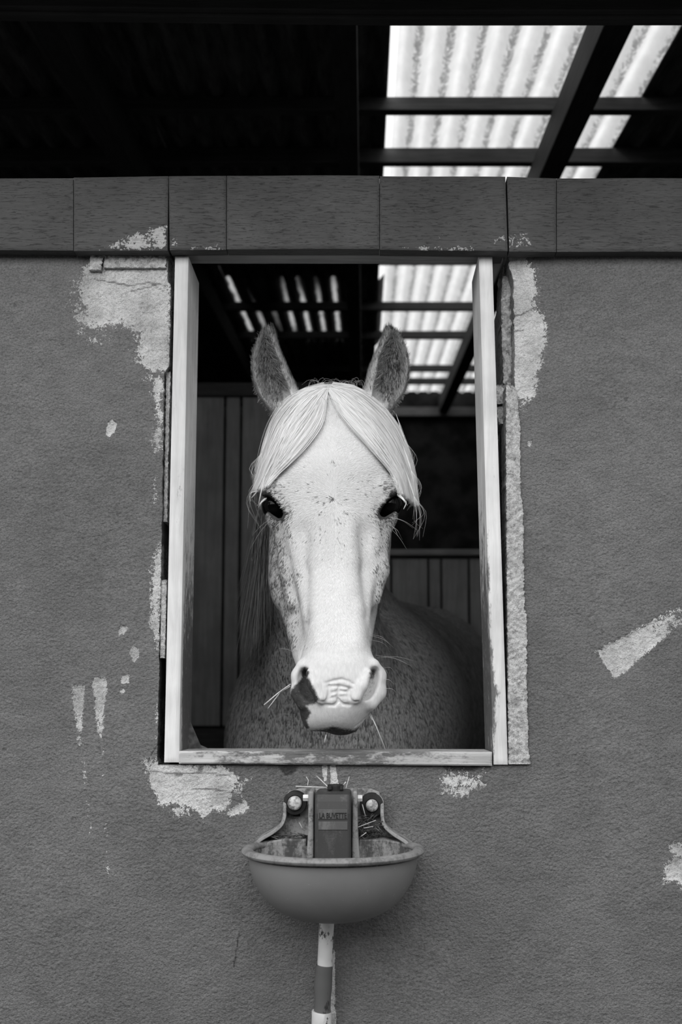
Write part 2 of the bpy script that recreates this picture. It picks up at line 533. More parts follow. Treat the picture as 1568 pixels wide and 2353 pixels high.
# loose lumps of plaster under the lintel on the left
rough_strip('plaster_lump', ([584, 620], [208, 204]), ([584, 620], [240, 232]), 584, 620, -0.006, 0.01, M_MORTAR, WALL, cols=10, amp=0.0012)
rough_strip('plaster_lump', ([583, 625], [241, 238]), ([583, 625], [384, 380]), 583, 618, -0.004, 0.01, M_MORTAR, WALL, cols=36, amp=0.0012)

# ================================================================== LINTEL
M_LINTEL = wood('grey_painted_timber', 0.062, 0.10, 'X', wear=None, gs=7, bump=0.75)
M_LINTEL_CHIP = None


def lintel_material():
    t = NT('grey_painted_oak', 0.7, 0.25)
    mv = t.map((1, 9, 9))
    gr = t.noise(22, 6, 0.65, mv, 0.7)
    val = t.ramp(gr, 0.3, 0.7, 0.078, 0.098)
    val = t.math('MULTIPLY', val, t.ramp(t.noise(6, 4), 0.3, 0.7, 0.85, 1.15))
    pits = t.ramp(t.noise(62, 5, 0.65, t.map((1, 9, 9), (0, 0.05, 0)), 0.5), 0.33, 0.44)
    val = t.math('MULTIPLY', val, t.ramp(pits, 0, 1, 0.72, 1.0))
    peel = t.attr('peel')
    e = t.math('ADD', t.math('MULTIPLY', t.math('SUBTRACT', t.noise(60, 6, 0.65), 0.5), 4.0), t.math('MULTIPLY', t.math('SUBTRACT', t.noise(260, 4, 0.7), 0.5), 4.5))
    mask = t.ramp(t.math('ADD', peel, e), -0.05, 0.1)
    t.color(t.mix(mask, val, 0.5))
    b1 = t.bump(t.math('ADD', gr, pits), 0.6, 0.002)
    t.bump(t.noise(300, 3), 0.15, 0.001, b1)
    return t.m


M_LINTEL = lintel_material()
LINTEL = empty('trim_1', (0, 0, 1.9))
tag(LINTEL, 'grey painted timber lintel of butted boards across the top of the wall', kind='structure')
LP = [[(200, 585), (290, 540), (345, 522), (385, 512), (386, 575), (200, 578)], [(388, 545), (410, 530), (415, 572), (388, 575)], [(1130, 540), (1170, 535), (1228, 528), (1226, 572), (1130, 572)], [(245, 490), (258, 490), (252, 530), (240, 545)], [(930, 569), (1085, 571), (1085, 574), (930, 573)], [(440, 568), (520, 570), (520, 573), (440, 573)], [(1005, 540), (1022, 535), (1018, 552), (1008, 552)]]
LB = [-0.8, -1.2, -1.35, -1.7, -0.3, -0.2, -0.9]


def lintel_board(x0, x1, top0, top1, bot0, bot1, Y0, Y1, lean):
    """one board face: fine front grid so that chips can be placed, plus sides"""
    nx = max(6, int((x1 - x0) / 5)) if x1 - x0 < 500 else 90
    ny = 36
    u = np.linspace(0, 1, nx); s = np.linspace(0, 1, ny)
    X = (x0 + lean[0] * s)[:, None] * (1 - u)[None, :] + (x1 + lean[1] * s)[:, None] * u[None, :]
    Yp = (top0 + (top1 - top0) * u)[None, :] * (1 - s[:, None]) + (bot0 + (bot1 - bot0) * u)[None, :] * s[:, None]
    p = Patch(); i = p.grid(X, Yp, Y0)
    p.strip(i[::-1, -1], Y1); p.strip(i[:, 0], Y1); p.strip(i[0, :][::-1], Y1); p.strip(i[-1, :], Y1)
    v = np.concatenate(p.p)
    px, py = project(v)
    pe = np.full(len(v), -6.0)
    for poly, b in zip(LP, LB): pe = np.maximum(pe, np.clip(poly_sd(px, py, poly) / 9, -5, 1) + b)
    n = nx * ny
    # eased edges
    ed = np.minimum(np.minimum(u, 1 - u)[None, :] * (x1 - x0), np.minimum(s, 1 - s)[:, None] * 165)
    v[:n, 1] += (0.0022 * np.clip(1 - ed / 3.5, 0, 1) ** 2).ravel() + 0.0008 * np.sin(v[:n, 0] * 23)
    pe[n:] = -6
    o = mk_np('board', v, np.concatenate(p.f), M_LINTEL, LINTEL, smooth=False)
    fattr(o, 'peel', pe)
    shade_auto(o, 40)


_far_l, _far_r = -2400, 3900
for b in ((_far_l, 167, 413, 409, 574, 574, -0.024), (168.5, 386.5, 406, 404, 575, 575, -0.026), (387.6, 519.5, 404, 402, 574, 572, -0.026), (521, 872, 402, 402, 571, 571, -0.028),
          (873.5, 1162, 403, 405, 572, 576, -0.028), (1166, 1279.5, 405, 408, 577, 577, -0.025), (1281, _far_r, 408, 411, 577, 580, -0.023)):
    lintel_board(*b[:6], b[6], -0.002, {386.5: (0, -1.8), 1162: (0, 5.5)}.get(b[1], {387.6: (2.2, 0), 1166: (5.0, 0)}.get(b[0], (0, 0))))
M_BEAM_IN = wood('bare_lintel_core', 0.20, 0.32, 'X', gs=6, bump=0.5)
_a, _b = P(_far_l, 412, 0), P(_far_r, 412, 0)
# the beam behind the boards, resting on the wall head and bridging the opening
for (x0, x1, yb) in ((_far_l, 386, 572), (389, 1162, 573), (1167, _far_r, 576)):
    q = [(x0, yb), (x1, yb), (x1, 409), (x0, 409)]
    f = [P(x, y, -0.002) for x, y in q]
    v = f + [Vector((p.x, 0.055, p.z)) for p in f]
    mk('beam_core', v, BOXF, M_BEAM_IN, LINTEL, bevel=0.002)

# ================================================================== EAVES BEAM AND ROOF
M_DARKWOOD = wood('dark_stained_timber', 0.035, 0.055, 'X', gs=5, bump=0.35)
M_PURLIN = wood('smoked_purlin_timber', 0.05, 0.085, 'X', gs=5, bump=0.3)
ROOF = empty('ceiling', (0, 0, 3.4))
tag(ROOF, 'dark corrugated stable roof on timber purlins with translucent sheets', kind='structure')
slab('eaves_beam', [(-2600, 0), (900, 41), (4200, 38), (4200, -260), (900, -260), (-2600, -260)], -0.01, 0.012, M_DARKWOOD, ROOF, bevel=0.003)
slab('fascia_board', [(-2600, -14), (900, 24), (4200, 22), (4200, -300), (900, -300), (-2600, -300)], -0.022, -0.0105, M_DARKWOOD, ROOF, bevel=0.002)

# unseen boarded overhang, added to shade the top of the wall
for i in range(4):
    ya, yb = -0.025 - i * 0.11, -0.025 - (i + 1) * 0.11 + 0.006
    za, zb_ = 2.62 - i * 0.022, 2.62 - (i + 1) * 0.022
    mk('overhang_shade_board', [(-4.2, yb, zb_), (4.2, yb, zb_), (4.2, yb, zb_ + 0.02), (-4.2, yb, zb_ + 0.02), (-4.2, ya, za), (4.2, ya, za), (4.2, ya, za + 0.02), (-4.2, ya, za + 0.02)], BOXF, M_DARKWOOD, ROOF)

PITCH = math.radians(6.75)
HR = 1.8
TP = math.tan(PITCH)


def zr(Y): return CAM.z + HR + TP * (Y - CAM.y)      # mean height of the sheets at depth Y


def YR(py):                                           # depth at which a photo row meets the sheets
    dv = (PPY - py) / FPX
    return (HR - 0.022) / ((ST + dv * CT) / (CT - dv * ST) - TP) + CAM.y


M_SHEET = NT('grey_fibre_cement', 0.9, 0.15)
M_SHEET.color(M_SHEET.ramp(M_SHEET.noise(12, 6, 0.7, M_SHEET.map((3, .4, 1))), 0.3, 0.7, 0.06, 0.17))
M_SHEET = M_SHEET.m


def translucent_material(name, dirty):
    t = NT(name, 0.6, 0.2)
    x = t.n('ShaderNodeSeparateXYZ', {0: t.tc}).outputs[0]
    ph = t.math('MULTIPLY', x, 2 * math.pi / 0.102)
    crest = t.math('ADD', t.math('MULTIPLY', t.math('SINE', ph), 0.5), 0.5)
    nz = t.noise(9, 6, 0.7, t.map((2.0, .8, 1)))
    fine = t.noise(38, 6, 0.75, t.map((1.0, .6, 1)), 1.5)
    algae = t.ramp(t.math('ADD', t.math('MULTIPLY', crest, 0.62), t.math('MULTIPLY', fine, 0.95)), 0.40, 0.66)
    if dirty:
        a = t.ramp(t.math('ADD', t.math('MULTIPLY', crest, 1.2), t.math('MULTIPLY', nz, 0.9)), 1.30, 1.62, 0.0, 0.26)
        val = t.math('MULTIPLY', a, t.ramp(t.noise(3.1, 2, 0.5, t.map((1, .15, .15), loc=(0.35, 0, 0))), 0.44, 0.60))
    else:
        val = t.ramp(algae, 0, 1, 0.19, 0.52)
        val = t.math('MULTIPLY', val, t.ramp(nz, 0.3, 0.7, 0.9, 1.06))
    c = t.n('ShaderNodeCombineColor', {0: val, 1: val, 2: val}).outputs[0]
    tr = t.n('ShaderNodeBsdfTranslucent', {'Color': c}).outputs[0]
    t.b.inputs['Base Color'].default_value = g(0.12)
    ad = t.n('ShaderNodeAddShader', {0: tr, 1: t.b.outputs[0]}).outputs[0]
    t.t.links.new(ad, t.out.inputs['Surface'])
    return t.m


M_CLEAR = translucent_material('weathered_translucent_sheet', False)
M_DIRTY = translucent_material('soiled_translucent_sheet', True)


def sheet(x0, x1, Y0, Y1, mat, lift=0.0):
    xs = np.arange(x0, x1 + 1e-6, 0.102 / 12)
    ys = np.linspace(Y0, Y1, 4)
    X, Yg = np.meshgrid(xs, ys)
    Z = zr(Yg) + 0.021 * np.sin(X * 2 * math.pi / 0.102) + lift
    r, c = X.shape
    i = np.arange(r * c).reshape(r, c)
    f = np.stack([i[:-1, :-1], i[:-1, 1:], i[1:, 1:], i[1:, :-1]], -1).reshape(-1, 4)
    o = mk_np('roof_sheet', np.stack([X, Yg, Z], -1).reshape(-1, 3), f, mat, ROOF)
    so = o.modifiers.new('thick', 'SOLIDIFY'); so.thickness = 0.005
    if mat is not M_SHEET:
        o.modifiers.clear()
    return o


W = 0.102 * 9
X_SKY = 0.113
for k in range(-5, 4):
    xa = X_SKY + k * W - (0.03 if k != 0 else 0)
    xb = X_SKY + (k + 1) * W - (0.03 if k == -1 else 0.0)
    if k == 0:
        sheet(X_SKY, 1.003, 0.4, 7.28, M_CLEAR)
        sheet(X_SKY - 0.03, xb, -1.1, 0.45, M_SHEET, 0.006)
        sheet(1.0, xb + 0.03, -1.1, 7.3, M_SHEET, 0.004)
    elif k == -1:
        sheet(xa, xb, -1.1, 3.95, M_SHEET, 0.006)
        sheet(xa, X_SKY - 0.16, 3.9, 5.45, M_DIRTY, 0.0)
        sheet(X_SKY - 0.17, X_SKY + 0.002, 3.9, 5.45, M_SHEET, 0.003)
        sheet(xa, xb, 5.4, 7.3, M_SHEET, 0.006)
    else:
        sheet(xa, xb, -1.1, 3.4, M_SHEET, 0.006 if k % 2 else 0.0)
        sheet(xa, xb, 3.3, 7.3, M_SHEET, 0.003 if k % 2 else -0.003)

for py in (-700, -250, 222, 339, 468, 572, 693, 760, 838, 868):
    Y0 = YR(py) if py > -600 else -0.4
    if py == -250: Y0 = 1.0
    h = 0.05 if py < 300 else 0.062 if py < 500 else 0.075 if py < 600 else 0.052
    zt = zr(Y0) - 0.022
    v = []
    for yy in (Y0, Y0 + 0.045):
        z = zr(yy) - 0.022
        v += [(-4.2, yy, z - h), (4.2, yy, z - h), (4.2, yy, z), (-4.2, yy, z)]
    mk('purlin', v, BOXF, M_PURLIN, ROOF, bevel=0.003)
M_RAFTER = wood('smoked_rafter_timber', 0.03, 0.05, 'Y', gs=5, bump=0.3)
for xc, wd, drop in ((-0.058, 0.075, 0.16), (0.715, 0.085, 0.16), (-0.90, 0.085, 0.16), (1.62, 0.085, 0.16), (-1.75, 0.085, 0.16)):
    v = []
    for yy in (-0.6, 7.25):
        z = zr(yy) - 0.023 - 0.062
        v += [(xc - wd / 2, yy, z - drop + 0.03), (xc + wd / 2, yy, z - drop + 0.03), (xc + wd / 2, yy, z), (xc - wd / 2, yy, z)]
    mk('rafter', v, BOXF, M_RAFTER, ROOF, bevel=0.003)

# ================================================================== THE REST OF THE STABLE
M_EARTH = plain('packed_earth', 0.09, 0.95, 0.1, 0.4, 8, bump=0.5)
M_YARD = plain('gravel_yard', 0.08, 0.95, 0.1, 0.35, 20, bump=0.5)
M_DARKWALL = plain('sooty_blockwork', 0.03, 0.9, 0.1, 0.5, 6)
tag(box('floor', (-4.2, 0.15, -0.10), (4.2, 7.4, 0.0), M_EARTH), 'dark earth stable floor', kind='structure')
tag(box('ground', (-14, -22, -0.12), (14, 0.15, -0.02), M_YARD), 'gravel yard in front of the stable wall', kind='structure')
M_OPP = plain('added_shade_wall_render', 0.10, 0.9, 0.1, 0.3, 4)
tag(box('wall_added_shade', (-9, -4.9, -0.02), (9, -4.7, 2.7), M_OPP), 'unseen wall added behind the camera to shade the lower stable wall', kind='structure')  # added out of view to darken the lower part of the front wall
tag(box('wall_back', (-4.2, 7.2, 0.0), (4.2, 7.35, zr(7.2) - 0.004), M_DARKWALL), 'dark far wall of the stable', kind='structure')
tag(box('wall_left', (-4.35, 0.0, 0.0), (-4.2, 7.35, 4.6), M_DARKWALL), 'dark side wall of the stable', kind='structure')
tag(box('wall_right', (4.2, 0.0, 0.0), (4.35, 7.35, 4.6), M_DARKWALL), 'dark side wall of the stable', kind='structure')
M_RAIL = wood('pale_wall_plate', 0.13, 0.22, 'X', gs=5, bump=0.2)
p0 = P(900, 946, 7.0); p1 = P(900, 926, 7.0)
tag(box('trim_2', (-4.1, 7.12, p0.z), (4.1, 7.2, p1.z), M_RAIL), 'pale timber rail along the far wall', kind='structure')

# boarded partitions behind the horse
M_BOARD = wood('grey_partition_board', 0.17, 0.24, 'Z', gs=4, bump=0.3)
M_KICK = wood('dark_kick_board', 0.025, 0.05, 'X', gs=4, bump=0.3)
YP = 2.75
PL = empty('stall_partition', (P(520, 1620, YP).x - 0.6, YP, 0))
tag(PL, 'tall partition of vertical grey boards behind the mane of the horse', 'partition')
edges = [-1200, -800, -400, -110, 120, 330, 428, 510, 548, 640, 735, 815]
zt = P(500, 912, YP).z; zb = P(500, 1668, YP).z
for a, b in zip(edges, edges[1:]):
    xa, xb = P(a, 1500, YP).x, P(b, 1500, YP).x
    box('board', (xa + 0.006, YP + rng.uniform(0, 0.006), zb), (xb - 0.006, YP + 0.03, zt), M_BOARD, PL, bevel=0.003)
xa, xb = P(edges[0], 1500, YP).x, P(edges[-1], 1500, YP).x
for i in range(5):
    z0 = zb * i / 5.0
    box('kick_board', (xa, YP - 0.012, z0), (xb, YP + 0.03, zb * (i + 1) / 5.0 - 0.012), M_KICK, PL, bevel=0.003)
box('back_rail', (xa, YP + 0.03, zt - 0.5), (xb, YP + 0.08, zt - 0.4), M_KICK, PL)
box('back_rail', (xa, YP + 0.03, zb + 0.1), (xb, YP + 0.08, zb + 0.2), M_KICK, PL)
box('top_rail', (xa, YP - 0.02, zt), (xb, YP + 0.06, zt + 0.06), M_KICK, PL, bevel=0.004)

PR = empty('stall_partition', (P(1000, 1620, YP).x, YP, 0))
tag(PR, 'low boarded partition with pale top rail behind the horse rump', 'partition')
edges = [818, 900, 986, 1016, 1080, 1150, 1230, 1320, 1430, 1600, 1900]
zt2 = P(1000, 1284, YP).z
for a, b in zip(edges, edges[1:]):
    xa, xb = P(a, 1500, YP).x, P(b, 1500, YP).x
    box('board', (xa + 0.005, YP + rng.uniform(0, 0.006), 0), (xb - 0.005, YP + 0.03, zt2), M_BOARD, PR, bevel=0.003)
xa, xb = P(edges[0], 1500, YP).x, P(edges[-1], 1500, YP).x
box('top_rail', (xa, YP - 0.03, zt2 + 0.012), (xb, YP + 0.05, P(1000, 1264, YP).z), M_RAIL, PR, bevel=0.006)

# ================================================================== WINDOW FRAME
M_FRAME = wood('worn_white_painted_timber', 0.66, 0.84, 'Z', gs=6, bump=0.35, dirt=0.28)
M_SILL = wood('worn_white_sill_timber', 0.42, 0.62, 'X', gs=6, bump=0.5, dirt=0.25)
WIN = empty('window_1', P(770, 1757, 0.05))
tag(WIN, 'weathered white timber window frame without glass', kind='structure')


def frame_bar(name, front, Y0, Y1, mat, dirt):
    """bar with a gridded front and inner faces so that grime can sit where it is"""
    (bl, br, tr, tl) = [np.array(q, float) for q in front]
    long_v = abs(tl[1] - bl[1]) > abs(br[0] - bl[0])
    nu, nv, nd = (8, 160, 7) if long_v else (200, 10, 7)
    u = np.linspace(0, 1, nu)[None, :, None]; s = np.linspace(0, 1, nv)[:, None, None]
    q = (tl * (1 - u) + tr * u) * (1 - s) + (bl * (1 - u) + br * u) * s
    p = Patch()
    i = p.grid(q[..., 0], q[..., 1], Y0)
    prev_r, prev_l, prev_t, prev_b = i[::-1, -1], i[:, 0], i[0, :][::-1], i[-1, :]
    for k in range(1, nd + 1):
        d = Y0 + (Y1 - Y0) * k / nd
        for nm in 'rltb':
            ring = {'r': prev_r, 'l': prev_l, 't': prev_t, 'b': prev_b}[nm]
            st = p.n; p.strip(ring, d); new = np.arange(st, p.n)
            if nm == 'r': prev_r = new
            elif nm == 'l': prev_l = new
            elif nm == 't': prev_t = new
            else: prev_b = new
    v = np.concatenate(p.p); f = np.concatenate(p.f)
    px, py = project(v)
    val = dirt(px, py, v[:, 1])
    ec = np.zeros(len(v)); n = nu * nv
    U = np.broadcast_to(np.linspace(0, 1, nu)[None, :], (nv, nu)); S = np.broadcast_to(np.linspace(0, 1, nv)[:, None], (nv, nu))
    wpx, hpx = np.hypot(*(br - bl)), np.hypot(*(tl - bl))
    ed = np.minimum(np.minimum(U, 1 - U) * wpx, np.minimum(S, 1 - S) * hpx)
    v[:n, 1] += (0.002 * np.clip(1 - ed / 3.0, 0, 1)).ravel()
    o = mk_np(name, v, f, mat, WIN, smooth=False)
    fattr(o, 'dirt', val)
    bm = bmesh.new(); bm.from_mesh(o.data)
    bmesh.ops.remove_doubles(bm, verts=bm.verts, dist=1e-5); bmesh.ops.recalc_face_normals(bm, faces=bm.faces)
    bm.to_mesh(o.data); bm.free()
    shade_auto(o, 35)
    return o


def d_left(px, py, Y):
    inner = np.clip((Y - 0.004) / 0.012, 0, 1)
    return inner * np.clip((py - 1050) / 500, 0.18, 0.95) + (1 - inner) * (0.25 * np.exp(-((py - 1150) / 120) ** 2) * (px > 405) + 0.22 * np.exp(-((py - 590) / 50) ** 2))


def d_right(px, py, Y):
    inner = np.clip((Y - 0.004) / 0.012, 0, 1)
    edge = np.exp(-((px - (1102 + (py - 590) * 0.0283)) / 7.0) ** 2)
    return inner * np.clip((py - 1000) / 500, 0.12, 0.9) + (1 - inner) * (edge * np.clip((py - 1150) / 250, 0, 0.6) + 0.55 * np.exp(-((py - 1600) / 55) ** 2) * (px < 1150))


def d_sill(px, py, Y):
    return np.where(Y < 0.0, 0.24 + 0.45 * np.exp(-((px - 770) / 190) ** 2) + 0.25 * np.exp(-((px - 540) / 60) ** 2) + 0.22 * np.clip((1744 - py) / 10, 0, 1) * np.exp(-((px - 800) / 260) ** 2), 0.5)


frame_bar('jamb', [(377, 1752), (411, 1752), (433, 588), (402, 588)], -0.005, 0.105, M_FRAME, d_left)
frame_bar('jamb', [(1135, 1757), (1168, 1757), (1132, 585), (1101, 585)], -0.005, 0.105, M_FRAME, d_right)
frame_bar('sill', [(411, 1755), (1131.5, 1760), (1131.5, 1728), (411, 1726)], -0.009, 0.10, M_SILL, d_sill)
M_WEB = plain('dusty_cobweb', 0.10, 0.95, 0.1, 0.4, 80)
_w = [P(437, 1640, .10), P(440, 1690, .10), P(452, 1708, .095), P(485, 1723, .09)]
_pts = [_w[0], _w[1], _w[2], _w[3], P(470, 1732, .085), P(425, 1732, .08), P(430, 1640, .085)]
mk('corner_dirt', _pts + [p + Vector((0, 0.006, 0)) for p in _pts], [tuple(range(7)), tuple(range(13, 6, -1))] + [(i, i + 7, (i + 1) % 7 + 7, (i + 1) % 7) for i in range(7)], M_WEB, WIN)

# ================================================================== WATER BOWL
def metal(name, v, dirt, rough=0.55, scale=25, amt=0.5, streak=False):
    t = NT(name, rough, 0.4)
    n1 = t.noise(scale, 6, 0.7, t.map((1, 1, 0.3)) if streak else None)
    n2 = t.noise(scale * 6, 4, 0.7)
    w = t.ramp(t.math('ADD', n1, t.math('MULTIPLY', n2, 0.35)), 0.86 - amt * 0.5, 1.06 - amt * 0.5)
    base = t.ramp(t.noise(8, 4), 0.3, 0.7, v * 0.9, v * 1.1)
    sp = t.ramp(t.noise(scale * 14, 2, 0.5), 0.745, 0.765)
    val = t.mix(w, base, dirt)
    val = t.mix(t.math('MULTIPLY', sp, 0.35), val, min(0.5, v * 2.2))
    t.color(val)
    t.bump(n2, 0.15, 0.0008)
    return t.m


M_BOWL = metal('grey_enamelled_cast_iron', 0.20, 0.13, 0.5, 9, 0.05)
M_RIM = metal('worn_bowl_rim', 0.27, 0.15, 0.6, 40, 0.5)
M_BASIN = metal('limescaled_basin', 0.27, 0.06, 0.6, 40, 0.6, True)
M_PLATE = metal('stained_back_plate', 0.30, 0.09, 0.65, 45, 0.45)
M_VALVE = metal('black_plastic_cover', 0.05, 0.10, 0.5, 40, 0.4, True)
M_BAND = metal('scratched_label_band', 0.10, 0.15, 0.55, 60, 0.4, True)
M_LETTER = plain('dark_raised_lettering', 0.018, 0.6)
M_RUBBER = plain('black_rubber', 0.022, 0.7, 0.3, 0.4, 60)
M_ZINC = NT('galvanised_bolt', 0.5, 0.5)
M_ZINC.color(M_ZINC.ramp(M_ZINC.noise(140, 5, 0.7), 0.36, 0.6, 0.16, 0.62)); M_ZINC.bump(M_ZINC.noise(160, 4), 0.4, 0.001)
M_ZINC = M_ZINC.m
M_STEEL = plain('bright_steel_nut', 0.8, 0.3, 0.5, 0.1, 80)

BW = empty('drinking_bowl', P(766, 1950, 0.0))
tag(BW, 'grey cast iron livestock drinking bowl bolted to the wall below the window', 'water bowl')

XC = P(766, 1960, -0.10).x
ZRIM = P(766, 1956, -0.10).z
YC, RX, RYF, RYB = -0.090, 0.1285, 0.128, 0.085
NT_ = 96


def ring(scale, z, grow=0.0, backclip=-0.004):
    out = []
    for k in range(NT_):
        t = 2 * math.pi * k / NT_
        c, s = math.cos(t), math.sin(t)
        e = 2.0 / 2.15
        x = math.copysign(abs(c) ** e, c) * (RX * scale + grow)
        ry = (RYF if s < 0 else RYB)
        y = math.copysign(abs(s) ** e, s) * (ry * scale + grow)
        out.append(Vector((XC + x, min(YC + y, backclip), z)))
    return out


def loft(name, rings, mat, parent, cap_end=True):
    v = [p for r in rings for p in r]; f = []
    n = len(rings[0])
    for i in range(len(rings) - 1):
        for k in range(n):
            a, b = i * n + k, i * n + (k + 1) % n
            f.append((a, b, b + n, a + n))
    if cap_end: f.append(tuple((len(rings) - 1) * n + k for k in range(n)))
    o = mk(name, v, f, mat, parent)
    return shade_auto(o, 60)


DEPTH = 0.097
outer = [ring(1.0, ZRIM - 0.006)]
for i in range(1, 19):
    a = i / 18.0 * math.pi / 2
    outer.append(ring(max(math.cos(a) ** 0.72, 0.02), ZRIM - 0.006 - DEPTH * math.sin(a) ** 1.12))
loft('bowl', outer, M_BOWL, BW)
inner = []
for i in range(0, 17):
    a = i / 16.0 * math.pi / 2
    inner.append(ring(0.955 * max(math.cos(a) ** 0.6, 0.02), ZRIM + 0.001 - (DEPTH - 0.012) * math.sin(a), 0, -0.050))
loft('basin', inner[::1], M_BASIN, BW)
# rolled rim
lip = []
for i in range(13):
    t = 2 * math.pi * i / 12
    lip.append(ring(1.0, ZRIM + 0.0015 + 0.0060 * math.sin(t), 0.0015 + 0.0090 * math.cos(t), -0.012 - 0.006 * math.cos(t)))
loft('rim', lip, M_RIM, BW, False)

# back plate against the wall, cheeks rising from the rim ends
plate = [(572, 1946), (604, 1920), (640, 1900), (655, 1880), (655, 1836), (664, 1818), (690, 1812), (850, 1812), (872, 1820), (880, 1842), (880, 1882), (896, 1904), (930, 1922), (966, 1948)]
f = [P(x, y, -0.006) for x, y in plate]
plq = plate[::-1]
slab('back_plate', plq, -0.006, -0.0005, M_PLATE, BW, bevel=0.001)


def flange(px_path, w_front, name='cheek'):
    """thin upright strip following the plate edge, standing out from the wall by a varying amount"""
    v, fc = [], []
    n = len(px_path)
    for (x, y, Yf), i in zip(px_path, range(n)):
        p = P(x, y, -0.006)
        a = px_path[max(i - 1, 0)]; b = px_path[min(i + 1, n - 1)]
        d = (P(b[0], b[1], -0.006) - P(a[0], a[1], -0.006)); nrm = Vector((-d.z, 0, d.x)).normalized() * w_front
        for q in (p - nrm, p + nrm):
            v += [Vector((q.x, -0.001, q.z)), Vector((q.x, Yf, q.z))]
    for i in range(n - 1):
        a = i * 4; b = a + 4
        fc += [(a + 1, a + 3, b + 3, b + 1), (a, a + 1, b + 1, b), (a + 2, b + 2, b + 3, a + 3), (a, b, b + 2, a + 2)]
    fc += [(0, 2, 3, 1), ((n - 1) * 4, (n - 1) * 4 + 1, (n - 1) * 4 + 3, (n - 1) * 4 + 2)]
    return mk(name, v, fc, M_PLATE, BW, bevel=0.0012)


def smooth_path(k, n=26):
    k = np.array(k, float); t = np.concatenate([[0], np.cumsum(np.hypot(np.diff(k[:, 0]), np.diff(k[:, 1])))])
    s = np.linspace(0, t[-1], n)
    return [tuple(r) for r in np.stack([spline(t, k[:, j], s) for j in range(k.shape[1])], -1)]


flange(smooth_path([(578, 1950, -0.060), (604, 1922, -0.055), (636, 1903, -0.045), (653, 1886, -0.036), (657, 1868, -0.030), (657, 1840, -0.024), (668, 1820, -0.020)]), 0.0028)
flange(smooth_path([(958, 1952, -0.060), (930, 1926, -0.055), (898, 1906, -0.045), (881, 1888, -0.036), (878, 1870, -0.030), (878, 1842, -0.024), (866, 1822, -0.020)]), 0.0028)
# shelves behind the basin on both sides of the valve
for poly in ([(590, 1946), (704, 1946), (704, 1928), (655, 1928), (620, 1933)], [(826, 1946), (944, 1948), (918, 1935), (880, 1929), (826, 1929)]):
    slab('shelf', poly, -0.049, -0.004, M_BASIN, BW, bevel=0.002)
# upright ribs holding the valve
for poly in ([(704, 1975), (721, 1975), (721, 1818), (709, 1818), (708, 1910)], [(809, 1975), (828, 1975), (823, 1910), (822, 1818), (811, 1818)]):
    slab('valve_rib', poly, -0.070, -0.004, M_PLATE, BW, bevel=0.003)

# valve cover: rounded housing with label bands
hx0, hx1 = P(723, 1900, -0.09).x, P(807, 1900, -0.09).x
hz0, hz1 = ZRIM - 0.05, P(766, 1817, -0.085).z
bm = bmesh.new()
prof = [(-0.018, hz1 - 0.002), (-0.072, hz1 - 0.002), (-0.082, hz1 - 0.006), (-0.089, hz1 - 0.016), (-0.092, hz1 - 0.034), (-0.092, hz0), (-0.018, hz0)]
v0 = [bm.verts.new((hx0, y, z)) for y, z in prof]; v1 = [bm.verts.new((hx1, y, z)) for y, z in prof]
bm.faces.new(v0); bm.faces.new(v1[::-1])
for i in range(len(prof)):
    j = (i + 1) % len(prof)
    bm.faces.new((v0[i], v1[i], v1[j], v0[j]))
bmesh.ops.recalc_face_normals(bm, faces=bm.faces)
me = bpy.data.meshes.new('valve_cover'); bm.to_mesh(me); bm.free(); me.materials.append(M_VALVE)
VC = bpy.data.objects.new('valve_cover', me); COL.objects.link(VC); adopt(VC, BW)
b = VC.modifiers.new('bevel', 'BEVEL'); b.width = 0.006; b.segments = 4; b.limit_method = 'ANGLE'; b.angle_limit = math.radians(50)
tag(VC, 'black plastic valve cover with two label bands')
slab('label_band', [(732, 1882), (799, 1882), (799, 1860), (732, 1860)], -0.0932, -0.091, M_BAND, VC, bevel=0.0004)
slab('label_band', [(732, 1907), (799, 1907), (799, 1888), (732, 1888)], -0.0932, -0.091, M_BAND, VC, bevel=0.0004)
cu = bpy.data.curves.new('lettering', 'FONT'); cu.body = 'LA BUVETTE'; cu.size = 0.0115; cu.extrude = 0.0004; cu.align_x = 'CENTER'; cu.offset = 0.00025
to = bpy.data.objects.new('lettering_curve', cu); COL.objects.link(to)
dg = bpy.context.evaluated_depsgraph_get()
me = bpy.data.meshes.new_from_object(to.evaluated_get(dg)); bpy.data.objects.remove(to)
p = P(765.5, 1880, -0.0934)
wmin, wmax = min(v.co.x for v in me.vertices), max(v.co.x for v in me.vertices)
sx = (P(797, 1880, -0.0934).x - P(734, 1880, -0.0934).x) / (wmax - wmin)
me.transform(Matrix.Translation(p) @ Matrix.Rotation(math.pi / 2, 4, 'X') @ Matrix.Diagonal((sx, 1, 1, 1)) @ Matrix.Translation((-(wmin + wmax) / 2, 0, 0)))
me.materials.clear(); me.materials.append(M_LETTER); me.name = 'lettering'
lo = bpy.data.objects.new('lettering', me); COL.objects.link(lo); adopt(lo, VC)
